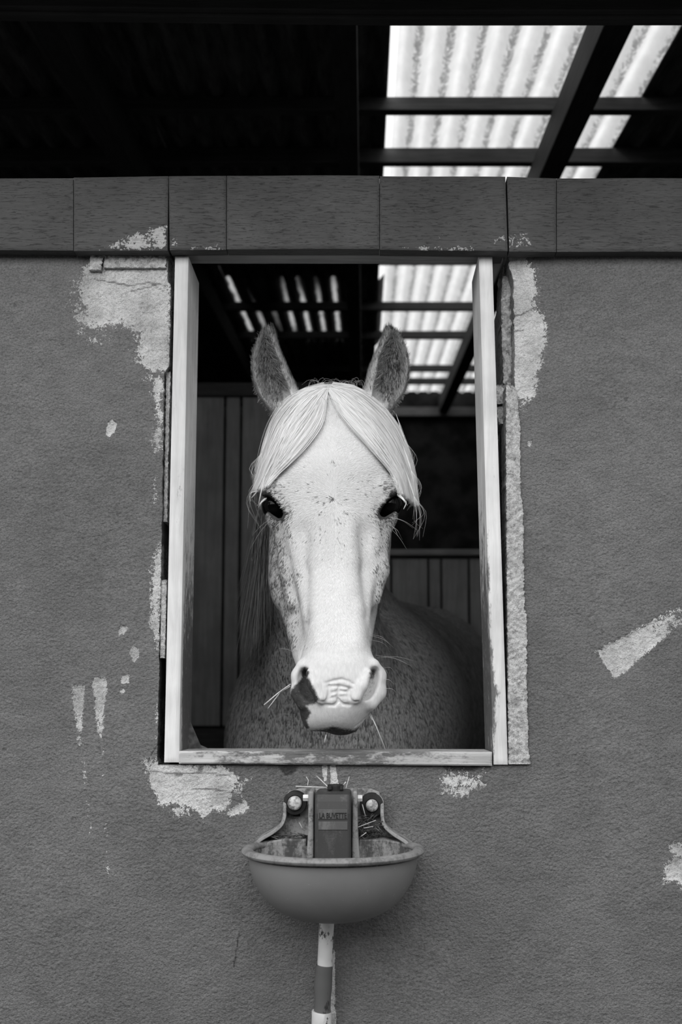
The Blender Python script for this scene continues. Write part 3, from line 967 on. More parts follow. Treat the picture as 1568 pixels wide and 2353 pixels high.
# filler knob on top
kp = P(771, 1814, -0.06)
lathe('knob', [(0.0125, -0.004), (0.0125, 0.006), (0.0115, 0.0078), (0.004, 0.0078)], kp, M_RUBBER, BW, 'Z', 14)
slab('knob_lug', [(752, 1815), (763, 1815), (762, 1806), (753, 1806)], -0.075, -0.06, M_RUBBER, BW, bevel=0.0008)
slab('knob_lug', [(781, 1815), (788, 1815), (788, 1806), (782, 1806)], -0.075, -0.06, M_RUBBER, BW, bevel=0.0008)
for cx, cy, rr, rc in ((678, 1845, 27, 16), (855, 1850.5, 27.5, 14)):
    c = P(cx, cy, -0.022); sc = 1.61 / FPX
    r1, r2 = rr * sc, rc * sc
    bo = lathe('bolt', [(r2 * 0.9, 0.018), (r2, 0.003), (r2, -0.006), (r2 * 0.93, -0.009), (r2 * 0.7, -0.0108), (r2 * 0.3, -0.0116)], c, M_ZINC, BW, 'Y', 36)
    shade_auto(bo, 50)
    wa = lathe('washer', [(r2, 0.016), (r1, 0.016), (r1, 0.001), (r1 * 0.96, -0.002), (r2 * 1.15, -0.003), (r2, -0.001)], c, M_RUBBER, bo, 'Y', 40)
    shade_auto(wa, 50)
slab('bolt_slot', [(674, 1876), (690, 1876), (690, 1866), (674, 1866)], -0.0085, -0.005, M_RUBBER, BW)
for cx, cy in ((703.5, 1833), (826.5, 1834)):
    c = P(cx, cy, -0.050)
    lathe('nut', [(0.0052, -0.0045), (0.0056, -0.003), (0.0056, 0.003), (0.0052, 0.0045)], c, M_STEEL, BW, 'X', 6)

# ================================================================== WATER PIPE
M_PIPE = NT('scuffed_white_plastic', 0.45, 0.4)
_s = M_PIPE.ramp(M_PIPE.noise(38, 6, 0.7, M_PIPE.map((1, 1, .5))), 0.585, 0.63)
M_PIPE.color(M_PIPE.mix(_s, M_PIPE.ramp(M_PIPE.noise(20, 3), 0.3, 0.7, 0.62, 0.74), 0.05)); M_PIPE = M_PIPE.m
M_TAPE = NT('grey_pipe_sleeve', 0.6, 0.3)
_s = M_TAPE.ramp(M_TAPE.noise(30, 5, 0.6, M_TAPE.map((1, 1, .5))), 0.55, 0.60)
M_TAPE.color(M_TAPE.mix(_s, 0.115, 0.03)); M_TAPE = M_TAPE.m
PI_ = empty('water_pipe', Vector((P(738, 2353, -0.03).x, -0.03, -0.02)))
tag(PI_, 'white plastic water pipe with grey sleeve running down below the bowl', 'pipe')


def pipe_part(name, k, mat, n=28):
    m = MB(); pts, rs = [], []
    for x, y, r in k:
        pts.append(P(x, y, -0.028)); rs.append(r * 1.606 / FPX)
    m.tube(pts, rs, n)
    return shade_auto(m.build(name, mat, PI_), 50)


pipe_part('pipe_length', [(754, 2060, 16.5), (752, 2100, 16.5), (746.5, 2230, 17.2)], M_PIPE)
pipe_part('pipe_sleeve', [(746, 2217, 18.0), (745.5, 2222, 19.3), (744.6, 2232, 19), (743, 2255, 20.2), (742.5, 2270, 20.3), (742, 2290, 18.4), (741, 2318, 18.4), (741, 2326, 19.2)], M_TAPE)
end = P(738, 2353, -0.028)
pipe_part('pipe_length', [(740, 2323.5, 21.8), (739.9, 2324.5, 22.6), (739.5, 2345, 22.4), (737, 2420, 22.4), (735, 3000, 22.4), (735, 3340, 22.4)], M_PIPE)

# ================================================================== STRAW
M_STRAW = plain('dry_straw', 0.62, 0.7, 0.3, 0.25, 60)
M_STRAW_D = plain('old_wet_straw', 0.10, 0.8, 0.2, 0.7, 90)


def straw(pts, r, label, mat=None):
    m = MB(); m.tube([P(*q) for q in pts], r, 6)
    return tag(m.build('straw', mat or M_STRAW), label, 'straw', 'loose straws')


straw([(680, 1807, -0.03), (752, 1809.5, -0.045)], 0.0010, 'long pale straw lying level against the left of the valve knob')
straw([(728, 1783, -0.015), (754, 1808, -0.05)], 0.0009, 'pale straw leaning down towards the left of the valve knob')
straw([(704, 1785, -0.004), (709, 1793, -0.006), (707, 1805, -0.012)], 0.0007, 'short bent straw standing on the back plate above the left bolt')
straw([(788, 1807, -0.05), (795, 1797, -0.055)], 0.0010, 'short pale straw sticking up right of the valve knob')
straw([(795, 1812, -0.04), (803, 1785, -0.03)], 0.0006, 'thin upright straw above the right valve rib')
for nm, x0, x1, y0, y1, cnt, lab in (('straw_pile', 826, 878, 1874, 1929, 110, 'tangle of dark wet straw in the right corner of the drinking bowl'),
                                   ('straw_pile', 612, 704, 1916, 1929, 70, 'thin layer of dark chaff on the left shelf of the drinking bowl')):
    m = MB()
    for _ in range(cnt):
        fx = random.random(); fy = random.random() ** (0.6)
        cx = x0 + (x1 - x0) * fx; cy = y0 + (y1 - y0) * fy
        L = random.uniform(5, 15) if nm and x0 > 800 else random.uniform(4, 12)
        a = random.uniform(-0.5, 0.5) if x0 < 800 else random.uniform(-1.3, 1.3)
        Yd = random.uniform(-0.044, -0.012)
        m.tube([P(cx - L * math.cos(a), min(cy - L * math.sin(a), 1930), Yd), P(cx, cy - 1.5, Yd - 0.002), P(cx + L * math.cos(a), min(cy + L * math.sin(a), 1930), Yd + random.uniform(-.006, .006))], random.uniform(0.0005, 0.0009), 4)
    tag(m.build(nm, M_STRAW_D), lab, 'straw', kind='stuff')
for (a, b, l) in (((822, 1901, -0.05), (864, 1885, -0.04), 'pale straw lying across the tangle beside the right valve rib'), ((836, 1903, -0.052), (858, 1899, -0.05), 'short pale straw on top of the tangle in the right corner'),
                  ((830, 1922, -0.053), (842, 1913, -0.05), 'stubby pale straw low in the right corner of the bowl'), ((833, 1848, -0.046), (840, 1875, -0.046), 'thin straw hanging from the right bolt washer'),
                  ((688, 1890, -0.012), (695, 1903, -0.016), 'small straw stuck to the left plate under the bolt')):
    straw([a, b], 0.0007, l)

# ================================================================== HORSE
# The body is one continuous surface: a field of smooth blended solids on a graded grid, skinned by surface nets.
def graded(lo, f0, f1, hi, step, growth=1.16, cap=0.045):
    mid = list(np.arange(f0, f1, step))
    a, s = [], step
    x = f0
    while x > lo:
        s = min(s * growth, cap); x -= s; a.append(x)
    b, s, x = [], step, mid[-1]
    while x < hi:
        s = min(s * growth, cap); x += s; b.append(x)
    return np.array(a[::-1] + mid + b, np.float32)


GX = graded(-0.62, -0.215, 0.115, 0.85, 0.0021)
GY = graded(-0.17, -0.13, 0.27, 2.55, 0.0025)
_gz = graded(-0.03, 1.315, 2.03, 2.10, 0.0026)
_m0, _m1 = 1.36, 1.47                                  # finer rows through the muzzle
GZ = np.concatenate([_gz[_gz < _m0 - 0.0015], np.arange(_m0, _m1, 0.0017, dtype=np.float32), _gz[_gz > _m1 + 0.0005]]).astype(np.float32)
F = np.full((len(GX), len(GY), len(GZ)), 1.0, np.float32)


def sub(lo, hi):
    s = []
    for gax, a, b in zip((GX, GY, GZ), lo, hi):
        i0 = max(0, int(np.searchsorted(gax, a)) - 1); i1 = min(len(gax), int(np.searchsorted(gax, b)) + 1)
        s.append(slice(i0, max(i1, i0 + 1)))
    return tuple(s), GX[s[0]][:, None, None], GY[s[1]][None, :, None], GZ[s[2]][None, None, :]


def smin(a, b, k):
    h = np.clip(0.5 + 0.5 * (b - a) / k, 0, 1)
    return b * (1 - h) + a * h - k * h * (1 - h)


def add(s, d, k):
    F[s] = smin(F[s], d.astype(np.float32), k)


def cut(s, d, k):
    F[s] = -smin(-F[s], d.astype(np.float32), k)


def cone_sd(X, Y, Z, a, b, ra, rb, sq=None):
    ax, ay, az = a; dx, dy, dz = b[0] - a[0], b[1] - a[1], b[2] - a[2]
    L2 = dx * dx + dy * dy + dz * dz + 1e-9
    t = np.clip(((X - ax) * dx + (Y - ay) * dy + (Z - az) * dz) / L2, 0, 1)
    return np.sqrt((X - ax - t * dx) ** 2 + (Y - ay - t * dy) ** 2 + (Z - az - t * dz) ** 2) - (ra + (rb - ra) * t)


def limb(pts, k=0.03, op='add', m=0.06):
    """chain of round cones; pts = (x, y, z, r)"""
    for p, q in zip(pts, pts[1:]):
        r = max(p[3], q[3]) + m * (k / 0.03) ** 0.5
        lo = [min(p[i], q[i]) - r for i in range(3)]; hi = [max(p[i], q[i]) + r for i in range(3)]
        s, X, Y, Z = sub(lo, hi)
        d = cone_sd(X, Y, Z, p[:3], q[:3], p[3], q[3])
        (add if op == 'add' else cut)(s, d, k)


def W3(px, py, Y, r=None):
    p = P(px, py, Y)
    return (p.x, p.y, p.z) if r is None else (p.x, p.y, p.z, r)


def ellipsoid(c, r, k=0.03, op='add', rz=0.0, ry=0.0):
    R = max(r) + 0.05
    s, X, Y, Z = sub([c[i] - R for i in range(3)], [c[i] + R for i in range(3)])
    x, y, z = X - c[0], Y - c[1], Z - c[2]
    if rz: x, y = x * math.cos(rz) + y * math.sin(rz), -x * math.sin(rz) + y * math.cos(rz)
    if ry: x, z = x * math.cos(ry) + z * math.sin(ry), -x * math.sin(ry) + z * math.cos(ry)
    k0 = np.sqrt((x / r[0]) ** 2 + (y / r[1]) ** 2 + (z / r[2]) ** 2)
    k1 = np.sqrt((x / r[0] ** 2) ** 2 + (y / r[1] ** 2) ** 2 + (z / r[2] ** 2) ** 2) + 1e-6
    d = k0 * (k0 - 1.0) / k1
    (add if op == 'add' else cut)(s, d, k)


def loft_sd(knots, k, op='add', m=0.03):
    """knots: (py, Ycentre, xl, xr, half depth, exponent, z reference depth); horizontal sections stacked in z"""
    rows = []
    for py, Yc, xl, xr, hd, n, Yz in knots:
        z = P(800, py, Yz).z
        x0, x1 = P(xl, py, Yc).x, P(xr, py, Yc).x
        rows.append((z, (x0 + x1) / 2, (x1 - x0) / 2, Yc, hd, n))
    R = np.array(rows); z0, z1 = R[:, 0].min(), R[:, 0].max()
    lo = (R[:, 1] - R[:, 2]).min() - m, (R[:, 3] - R[:, 4]).min() - m, z0
    hi = (R[:, 1] + R[:, 2]).max() + m, (R[:, 3] + R[:, 4]).max() + m, z1
    s, X, Y, Z = sub(lo, hi)
    zz = Z.ravel().astype(float)
    cx, hw, cy, hd, n = [spline(R[:, 0], R[:, j], zz).astype(np.float32)[None, None, :] for j in range(1, 6)]
    d = ((np.abs((X - cx) / hw) ** n + np.abs((Y - cy) / hd) ** n) ** (1 / n) - 1) * np.minimum(hw, hd)
    end = np.maximum(z0 - Z, Z - z1)
    d = np.maximum(d, end)
    (add if op == 'add' else cut)(s, d, k)


# ---- trunk, neck, legs (mostly in the shade of the stable)
RB = 0.20
ellipsoid((0.09, 1.32, 1.36), (0.30, 0.80, 0.34), 0.10, rz=-RB)
ellipsoid((0.22, 1.92, 1.42), (0.27, 0.36, 0.33), 0.10, rz=-RB)
ellipsoid((-0.04, 0.80, 1.34), (0.25, 0.34, 0.32), 0.10, rz=-RB)
ellipsoid((0.03, 1.05, 1.52), (0.11, 0.30, 0.13), 0.08, rz=-RB)         # withers
limb([W3(757, 1010, 0.235, 0.085), W3(752, 1150, 0.30, 0.095), W3(745, 1330, 0.40, 0.105), W3(738, 1520, 0.55, 0.135), W3(735, 1680, 0.72, 0.19)], 0.06)
limb([W3(757, 1000, 0.27, 0.05), (-0.045, 0.42, 1.90, 0.055), (-0.04, 0.62, 1.74, 0.06), (0.0, 0.90, 1.58, 0.08)], 0.08)   # crest
ellipsoid(W3(732, 1720, 0.66), (0.20, 0.17, 0.26), 0.08)                 # breast
for sx, yy in ((-0.13, 0.72), (0.13, 0.80)):
    x = -0.04 + sx
    limb([(x, yy, 1.15, 0.11), (x, yy + 0.02, 0.88, 0.072), (x, yy, 0.56, 0.05), (x, yy + 0.01, 0.50, 0.045), (x, yy + 0.01, 0.20, 0.030), (x, yy - 0.01, 0.14, 0.038), (x, yy - 0.06, 0.055, 0.045), (x, yy - 0.07, 0.015, 0.055)], 0.03)
for sx, yy in ((-0.12, 2.02), (0.14, 2.10)):
    x = 0.22 + sx
    limb([(x, yy, 1.25, 0.17), (x, yy - 0.05, 0.98, 0.12), (x, yy + 0.03, 0.75, 0.075), (x, yy + 0.11, 0.56, 0.055), (x, yy + 0.09, 0.48, 0.045), (x, yy + 0.06, 0.20, 0.033), (x, yy + 0.03, 0.14, 0.04), (x, yy - 0.02, 0.055, 0.046), (x, yy - 0.03, 0.015, 0.055)], 0.03)

# ---- skull and jaw
J = [  # jaw and cheeks: py, Y centre, xl, xr, half depth, exponent, z reference
    (1000, 0.215, 690, 825, 0.060, 2.2, 0.19), (1060, 0.205, 650, 868, 0.085, 2.3, 0.19), (1120, 0.200, 628, 893, 0.098, 2.4, 0.19), (1180, 0.190, 623, 900, 0.105, 2.5, 0.18),
    (1250, 0.180, 621, 898, 0.108, 2.6, 0.17), (1310, 0.168, 619, 893, 0.106, 2.6, 0.16), (1345, 0.155, 620, 884, 0.100, 2.5, 0.15), (1380, 0.138, 628, 871, 0.090, 2.4, 0.13),
    (1412, 0.115, 648, 865, 0.075, 2.3, 0.11), (1450, 0.090, 659, 858, 0.064, 2.2, 0.09), (1490, 0.068, 668, 852, 0.056, 2.2, 0.07), (1540, 0.046, 684, 850, 0.050, 2.2, 0.05), (1600, 0.032, 700, 846, 0.045, 2.2, 0.03), (1640, 0.025, 720, 836, 0.030, 2.2, 0.02)]
loft_sd(J, 0.03)
A = [  # forehead, nasal bone, muzzle
    (885, 0.185, 715, 800, 0.050, 2.2, 0.14), (915, 0.175, 672, 842, 0.075, 2.3, 0.14), (960, 0.160, 645, 874, 0.083, 2.4, 0.12), (1020, 0.142, 628, 893, 0.090, 2.4, 0.10),
    (1080, 0.130, 619, 903, 0.092, 2.4, 0.09), (1130, 0.122, 617, 907, 0.091, 2.35, 0.08), (1180, 0.108, 628, 898, 0.085, 2.3, 0.07), (1230, 0.090, 648, 884, 0.075, 2.4, 0.06),
    (1290, 0.068, 668, 868, 0.066, 2.6, 0.03), (1350, 0.048, 684, 858, 0.060, 2.7, 0.01), (1410, 0.028, 695, 851, 0.054, 2.7, 0.0), (1460, 0.014, 700, 849, 0.053, 2.6, -0.01),
    (1500, 0.004, 694, 857, 0.055, 2.5, -0.02), (1530, -0.004, 686, 868, 0.056, 2.4, -0.03), (1565, -0.008, 680, 876, 0.056, 2.3, -0.03), (1600, -0.008, 681, 872, 0.055, 2.3, -0.03),
    (1630, -0.006, 688, 856, 0.051, 2.2, -0.03), (1655, -0.004, 694, 838, 0.044, 2.2, -0.03), (1672, -0.002, 702, 826, 0.034, 2.2, -0.03), (1681, 0.000, 716, 816, 0.022, 2.2, -0.03)]
loft_sd(A, 0.018)
# lower lip and chin behind the upper lip
ellipsoid(W3(785, 1671, 0.006), (0.026, 0.030, 0.0125), 0.005)
ellipsoid(W3(780, 1650, 0.030), (0.036, 0.030, 0.024), 0.015)
# brow bulges over the orbits
ellipsoid(W3(639, 1133, 0.086), (0.023, 0.032, 0.020), 0.020, ry=-0.5)
ellipsoid(W3(888, 1131, 0.086), (0.023, 0.032, 0.020), 0.020, ry=0.5)
ellipsoid(W3(640, 1190, 0.094), (0.020, 0.026, 0.018), 0.02)
ellipsoid(W3(886, 1188, 0.094), (0.020, 0.026, 0.018), 0.02)
# (face relief follows below)


def surf_y(px, py, y0=-0.14, y1=0.30):
    Ys = np.arange(y0, y1, 0.0015)
    q = PA(np.full(len(Ys), px), np.full(len(Ys), py), Ys)
    i = np.clip(np.searchsorted(GX, q[:, 0]), 1, len(GX) - 1); j = np.clip(np.searchsorted(GY, q[:, 1]), 1, len(GY) - 1); k = np.clip(np.searchsorted(GZ, q[:, 2]), 1, len(GZ) - 1)
    w = np.where(F[i, j, k] < 0)[0]
    return float(Ys[w[0]]) if len(w) else None


def on(px, py, off, r, dflt=0.0):
    y = surf_y(px, py)
    return W3(px, py, (dflt if y is None else y) + off, r)


# ---- face relief: hollow side planes, flat nasal bone with crisp edges, facial crests
limb([on(688, 1225, -0.020, 0.024), on(694, 1300, -0.018, 0.022), on(704, 1400, -0.016, 0.018)], 0.022, 'cut')
limb([on(850, 1225, -0.020, 0.024), on(848, 1300, -0.018, 0.022), on(843, 1400, -0.016, 0.018)], 0.022, 'cut')
limb([on(735, 1190, 0.012, 0.010), on(731, 1290, 0.0098, 0.010), on(734, 1400, 0.0098, 0.010), on(742, 1480, 0.012, 0.010)], 0.015)
limb([on(800, 1190, 0.012, 0.010), on(806, 1290, 0.0098, 0.010), on(815, 1400, 0.0098, 0.010), on(816, 1480, 0.012, 0.010)], 0.015)
limb([W3(650, 1215, 0.085, 0.012), W3(664, 1310, 0.062, 0.012), W3(672, 1385, 0.052, 0.009)], 0.02)
limb([W3(878, 1215, 0.085, 0.012), W3(873, 1310, 0.062, 0.012), W3(864, 1375, 0.052, 0.008)], 0.02)
limb([on(697, 1440, -0.006, 0.009), on(690, 1500, -0.004, 0.008)], 0.014, 'cut')
limb([on(850, 1440, -0.006, 0.008), on(853, 1490, -0.005, 0.007)], 0.014, 'cut')
# ---- muzzle: nostril wings, nostrils, folds
def srf(px, py, off=0.0):
    y = surf_y(px, py)
    return W3(px, py, (0.0 if y is None else y) + off)


limb([on(694, 1531, 0.006, 0.009, 0.0), on(686, 1552, 0.009, 0.0095, 0.0), on(686, 1590, 0.011, 0.0105, 0.0), on(696, 1618, 0.010, 0.009, 0.0)], 0.010)
limb([on(859, 1529, 0.006, 0.010, 0.0), on(869, 1552, 0.008, 0.0115, 0.0), on(869, 1590, 0.009, 0.0115, 0.0), on(853, 1616, 0.008, 0.011, 0.0)], 0.010)
fold_l = [on(714, 1547, 0.001, 0.0075), on(723, 1575, 0.0005, 0.0090), on(738, 1604, 0.0015, 0.0095)]
fold_r = [on(845, 1548, 0.001, 0.0075), on(832, 1576, 0.0005, 0.0090), on(818, 1603, 0.0015, 0.0095)]
dish = [(srf(705, 1573, 0.004), (0.0150, 0.0230, 0.0275), 0.30), (srf(702, 1550, 0.010), (0.0080, 0.0200, 0.0085), 0.35),
        (srf(852, 1572, 0.005), (0.0120, 0.0230, 0.0280), -0.42), (srf(857, 1547, 0.008), (0.0048, 0.0170, 0.0085), -0.45)]
for c, r, a_ in dish: ellipsoid(c, r, 0.006, 'cut', ry=a_)
limb(fold_l, 0.005); limb(fold_r, 0.005)
# creases between the nostrils
for path in ([(748, 1570), (769, 1564), (785, 1561), (801, 1566), (812, 1572)], [(752, 1578), (779, 1576), (808, 1582)], [(757, 1594), (777, 1588), (803, 1590)], [(753, 1606), (776, 1601), (803, 1600)],
             [(778, 1578), (777, 1600), (776, 1616)], [(746, 1620), (768, 1621), (777, 1612)], [(777, 1606), (788, 1618), (803, 1620)], [(757, 1576), (756, 1598), (748, 1614), (736, 1612)], [(802, 1584), (801, 1600), (810, 1613), (822, 1612)]):
    limb([on(x, y, 0.0006, 0.0021) for x, y in path], 0.0022, 'cut', m=0.02)
# mouth corner
limb([on(836, 1652, 0.0, 0.002), on(818, 1668, 0.0, 0.002)], 0.004, 'cut', m=0.02)
# brow shape of the eyelids, then the slit for the eyeball
EYES = (((632.0, 1164.0), (612, 1146), (644, 1183)), ((894.0, 1161.0), (914, 1143), (881, 1180)))
EYE_Y = 0.096
EYE_R = 0.0230
for (cx, cy), a, b in EYES:
    s_ = -1 if cx < 760 else 1
    up = [(cx + s_ * 24, cy - 27), (cx + s_ * 4, cy - 25), (cx - s_ * 13, cy - 6), (cx - s_ * 20, cy + 16)]
    limb([on(x, y, 0.004, 0.0055, 0.09) for x, y in up], 0.007, m=0.03)
    pa, pb = P(a[0], a[1], EYE_Y - 0.03), P(b[0], b[1], EYE_Y - 0.03)
    s, X, Y, Z = sub((min(pa.x, pb.x) - 0.05, -0.05, min(pa.z, pb.z) - 0.05), (max(pa.x, pb.x) + 0.05, EYE_Y + 0.01, max(pa.z, pb.z) + 0.05))
    dx, dz = pb.x - pa.x, pb.z - pa.z
    t = np.clip(((X - pa.x) * dx + (Z - pa.z) * dz) / (dx * dx + dz * dz), 0, 1)
    d = np.sqrt((X - pa.x - t * dx) ** 2 + (Z - pa.z - t * dz) ** 2) - 0.0098 * np.sin(np.pi * (0.2 + 0.62 * t)) ** 0.6 - 0.0 * Y
    cut(s, d + 0 * Y, 0.005)

# ---- ears
EAR_L = [(741, 619, 626), (748, 610, 630), (758, 603, 633), (775, 594, 636), (800, 585, 643), (830, 580, 655), (860, 581, 668), (890, 587, 682), (915, 598, 690), (938, 615, 696), (962, 634, 694)]
EAR_R = [(741, 890, 896), (748, 885, 903), (758, 881, 912), (775, 877, 923), (800, 867, 934), (830, 855, 940), (860, 845, 940), (890, 838, 934), (915, 834, 922), (938, 832, 905), (962, 834, 888)]
EY = 0.165


def ear(kn, side):
    out, inn = [], []
    for py, xl, xr in kn:
        hw = (xr - xl) / 2 * (EY - CAM.y) / FPX
        out.append((py, EY + 0.004, xl, xr, max(hw * 0.95, 0.004), 2.0, EY))
        if 760 < py < 950:
            l, r = (xl + 5.5, xr - (15 if py < 860 else 22)) if side < 0 else (xl + (15 if py < 860 else 22), xr - 5.5)
            inn.append((py, EY - 0.022, l, r, max(hw * 0.95, 0.004) + 0.006, 2.0, EY))
    loft_sd(out, 0.012)
    first = inn[0]; inn.insert(0, (first[0] - 12, EY - 0.03, (first[2] + first[3]) / 2 - 3, (first[2] + first[3]) / 2 + 3, 0.012, 2.0, EY))
    loft_sd(inn, 0.004, 'cut', m=0.012)


ear(EAR_L, -1); ear(EAR_R, 1)


def surface_nets(F, xs, ys, zs):
    s = F < 0
    nx, ny, nz = F.shape
    cnt = np.zeros((nx - 1, ny - 1, nz - 1), np.uint8)
    for a in (0, 1):
        for b in (0, 1):
            for c in (0, 1): cnt += s[a:nx - 1 + a, b:ny - 1 + b, c:nz - 1 + c]
    act = (cnt > 0) & (cnt < 8)
    I, Jj, K = np.nonzero(act)
    idx = np.full(act.shape, -1, np.int32); idx[I, Jj, K] = np.arange(len(I))
    pos = np.zeros((len(I), 3)); num = np.zeros(len(I))
    for ax in range(3):
        o1, o2 = [q for q in range(3) if q != ax]
        for u in (0, 1):
            for w in (0, 1):
                c0 = [I.copy(), Jj.copy(), K.copy()]
                c0[o1] = c0[o1] + u; c0[o2] = c0[o2] + w
                c1 = [q.copy() for q in c0]; c1[ax] = c1[ax] + 1
                f0 = F[c0[0], c0[1], c0[2]]; f1 = F[c1[0], c1[1], c1[2]]
                m = (f0 < 0) != (f1 < 0)
                t = np.where(m, f0 / np.where(m, f0 - f1, 1), 0)
                p0 = np.stack([xs[c0[0]], ys[c0[1]], zs[c0[2]]], -1); p1 = np.stack([xs[c1[0]], ys[c1[1]], zs[c1[2]]], -1)
                pos += np.where(m[:, None], p0 + (p1 - p0) * t[:, None], 0); num += m
    pos /= num[:, None]
    faces = []
    for ax in range(3):
        o1, o2 = [(1, 2), (2, 0), (0, 1)][ax]
        sl0 = [slice(None)] * 3; sl1 = [slice(None)] * 3
        sl0[ax] = slice(0, -1); sl1[ax] = slice(1, None)
        ch = s[tuple(sl0)] != s[tuple(sl1)]
        a = [slice(None)] * 3; a[o1] = slice(1, F.shape[o1] - 1); a[o2] = slice(1, F.shape[o2] - 1)
        ch = ch[tuple(a)]
        e = list(np.nonzero(ch)); e[o1] = e[o1] + 1; e[o2] = e[o2] + 1
        ins = s[tuple(e)]
        q = []
        for d1, d2 in ((-1, -1), (0, -1), (0, 0), (-1, 0)):
            c = [v.copy() for v in e]; c[o1] = c[o1] + d1; c[o2] = c[o2] + d2
            q.append(idx[tuple(c)])
        q = np.stack(q, -1)
        q = np.where(ins[:, None], q, q[:, ::-1])
        faces.append(q)
    return pos, np.concatenate(faces)


HV, HF = surface_nets(F, GX, GY, GZ)
# one light relaxation pass to take the grid steps out
def relax(v, f, it=2, lam=0.5):
    for _ in range(it):
        acc = np.zeros_like(v); n = np.zeros(len(v))
        for a, b in ((0, 1), (1, 2), (2, 3), (3, 0)):
            np.add.at(acc, f[:, a], v[f[:, b]]); np.add.at(acc, f[:, b], v[f[:, a]])
            np.add.at(n, f[:, a], 1); np.add.at(n, f[:, b], 1)
        v = v + lam * (acc / np.maximum(n, 1)[:, None] - v)
    return v


HV = relax(HV, HF, 1, 0.5)
hpx, hpy = project(HV)
hy = HV[:, 1]


def inside(poly, soft=6.0): return np.clip(poly_sd(hpx, hpy, poly) / soft + 0.5, 0, 1)


front = np.clip((0.26 - hy) / 0.02, 0, 1)
dark = np.zeros(len(HV))
dark = np.maximum(dark, 0.97 * inside([(668, 1585), (690, 1562), (696, 1550), (712, 1560), (734, 1606), (726, 1618), (704, 1622), (716, 1638), (706, 1655), (712, 1672), (700, 1685), (680, 1655), (664, 1612)], 9) * front)
dark = np.maximum(dark, 0.9 * inside([(692, 1542), (700, 1532), (712, 1544), (706, 1562), (694, 1562)], 6) * front)
dark = np.maximum(dark, 0.75 * inside([(848, 1546), (856, 1534), (866, 1538), (860, 1560), (850, 1562)], 7) * front)
dark = np.maximum(dark, 0.35 * inside([(846, 1546), (866, 1540), (862, 1585), (838, 1612), (822, 1612), (842, 1585)], 10) * front)
dark = np.maximum(dark, 0.9 * inside([(698, 1679), (745, 1674), (765, 1668), (790, 1674), (815, 1676), (830, 1664), (822, 1700), (690, 1700)], 9) * front)
dark = np.maximum(dark, 0.25 * inside([(738, 1664), (800, 1662), (795, 1676), (745, 1676)], 12) * front)
for (cx, cy), a, b in EYES:
    a, b = np.array(a, float), np.array(b, float)
    e = (b - a); t = np.clip(((hpx - a[0]) * e[0] + (hpy - a[1]) * e[1]) / (e @ e), 0, 1)
    dd = np.hypot(hpx - a[0] - t * e[0], hpy - a[1] - t * e[1])
    rad = np.where((hpx - cx) * (-1 if cx < 760 else 1) > 0, 23.0, 20.5)
    dark = np.maximum(dark, np.clip((rad - dd) / 5.5, 0, 0.96) * front * ((hpy < cy + 34)))
    dark = np.maximum(dark, np.clip((38 - dd) / 26, 0, 0.30) * front * (hpy > cy - 6))
dark = np.maximum(dark, np.clip(1.3 - np.hypot(hpx - 765, (hpy - 1149) * 0.7) / 4.5, 0, 0.8) * front)
dark = np.maximum(dark, np.clip(1.0 - np.hypot(hpx - 768, hpy - 1068) / 8, 0, 0.35) * front)
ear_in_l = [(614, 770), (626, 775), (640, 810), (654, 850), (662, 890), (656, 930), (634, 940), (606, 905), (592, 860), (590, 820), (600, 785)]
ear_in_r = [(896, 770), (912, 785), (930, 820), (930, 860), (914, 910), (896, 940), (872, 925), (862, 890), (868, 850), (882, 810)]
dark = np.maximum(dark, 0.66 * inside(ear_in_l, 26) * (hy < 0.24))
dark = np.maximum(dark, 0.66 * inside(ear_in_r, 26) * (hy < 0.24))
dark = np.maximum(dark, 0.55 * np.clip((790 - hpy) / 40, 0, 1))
speck_shade = np.zeros(len(HV))  # flecks, plus shade of the side planes put into the coat tone
speck_shade = np.maximum(speck_shade, inside([(560, 1090), (640, 1085), (668, 1150), (672, 1230), (690, 1330), (684, 1420), (700, 1470), (690, 1525), (600, 1540), (590, 1300)], 60))
speck_shade = np.maximum(speck_shade, inside([(960, 1090), (880, 1085), (862, 1150), (866, 1230), (860, 1330), (868, 1420), (856, 1470), (960, 1480)], 50))
speck_shade = np.maximum(speck_shade, 0.38 * inside([(600, 1085), (920, 1060), (905, 1180), (830, 1300), (690, 1300), (630, 1180)], 60))
speck_shade = np.maximum(speck_shade, np.clip((hy - 0.26) / 0.08, 0, 1))
speck_shade = np.maximum(speck_shade, 0.8 * (hpy < 960) * ((hpx < 695) | (hpx > 832)))
speck_shade *= 1 - (hpy > 896) * (hpy < 1000) * (hpx > 632) * (hpx < 892)
speck_shade *= (1 - np.clip((hpy - 1490) / 40, 0, 1) * (hy < 0.15))
shade = np.clip((hy - 0.25) / 0.12, 0, 1) + np.clip((hy - 0.70) / 0.25, 0, 1)       # stable shade painted into the coat of neck and trunk


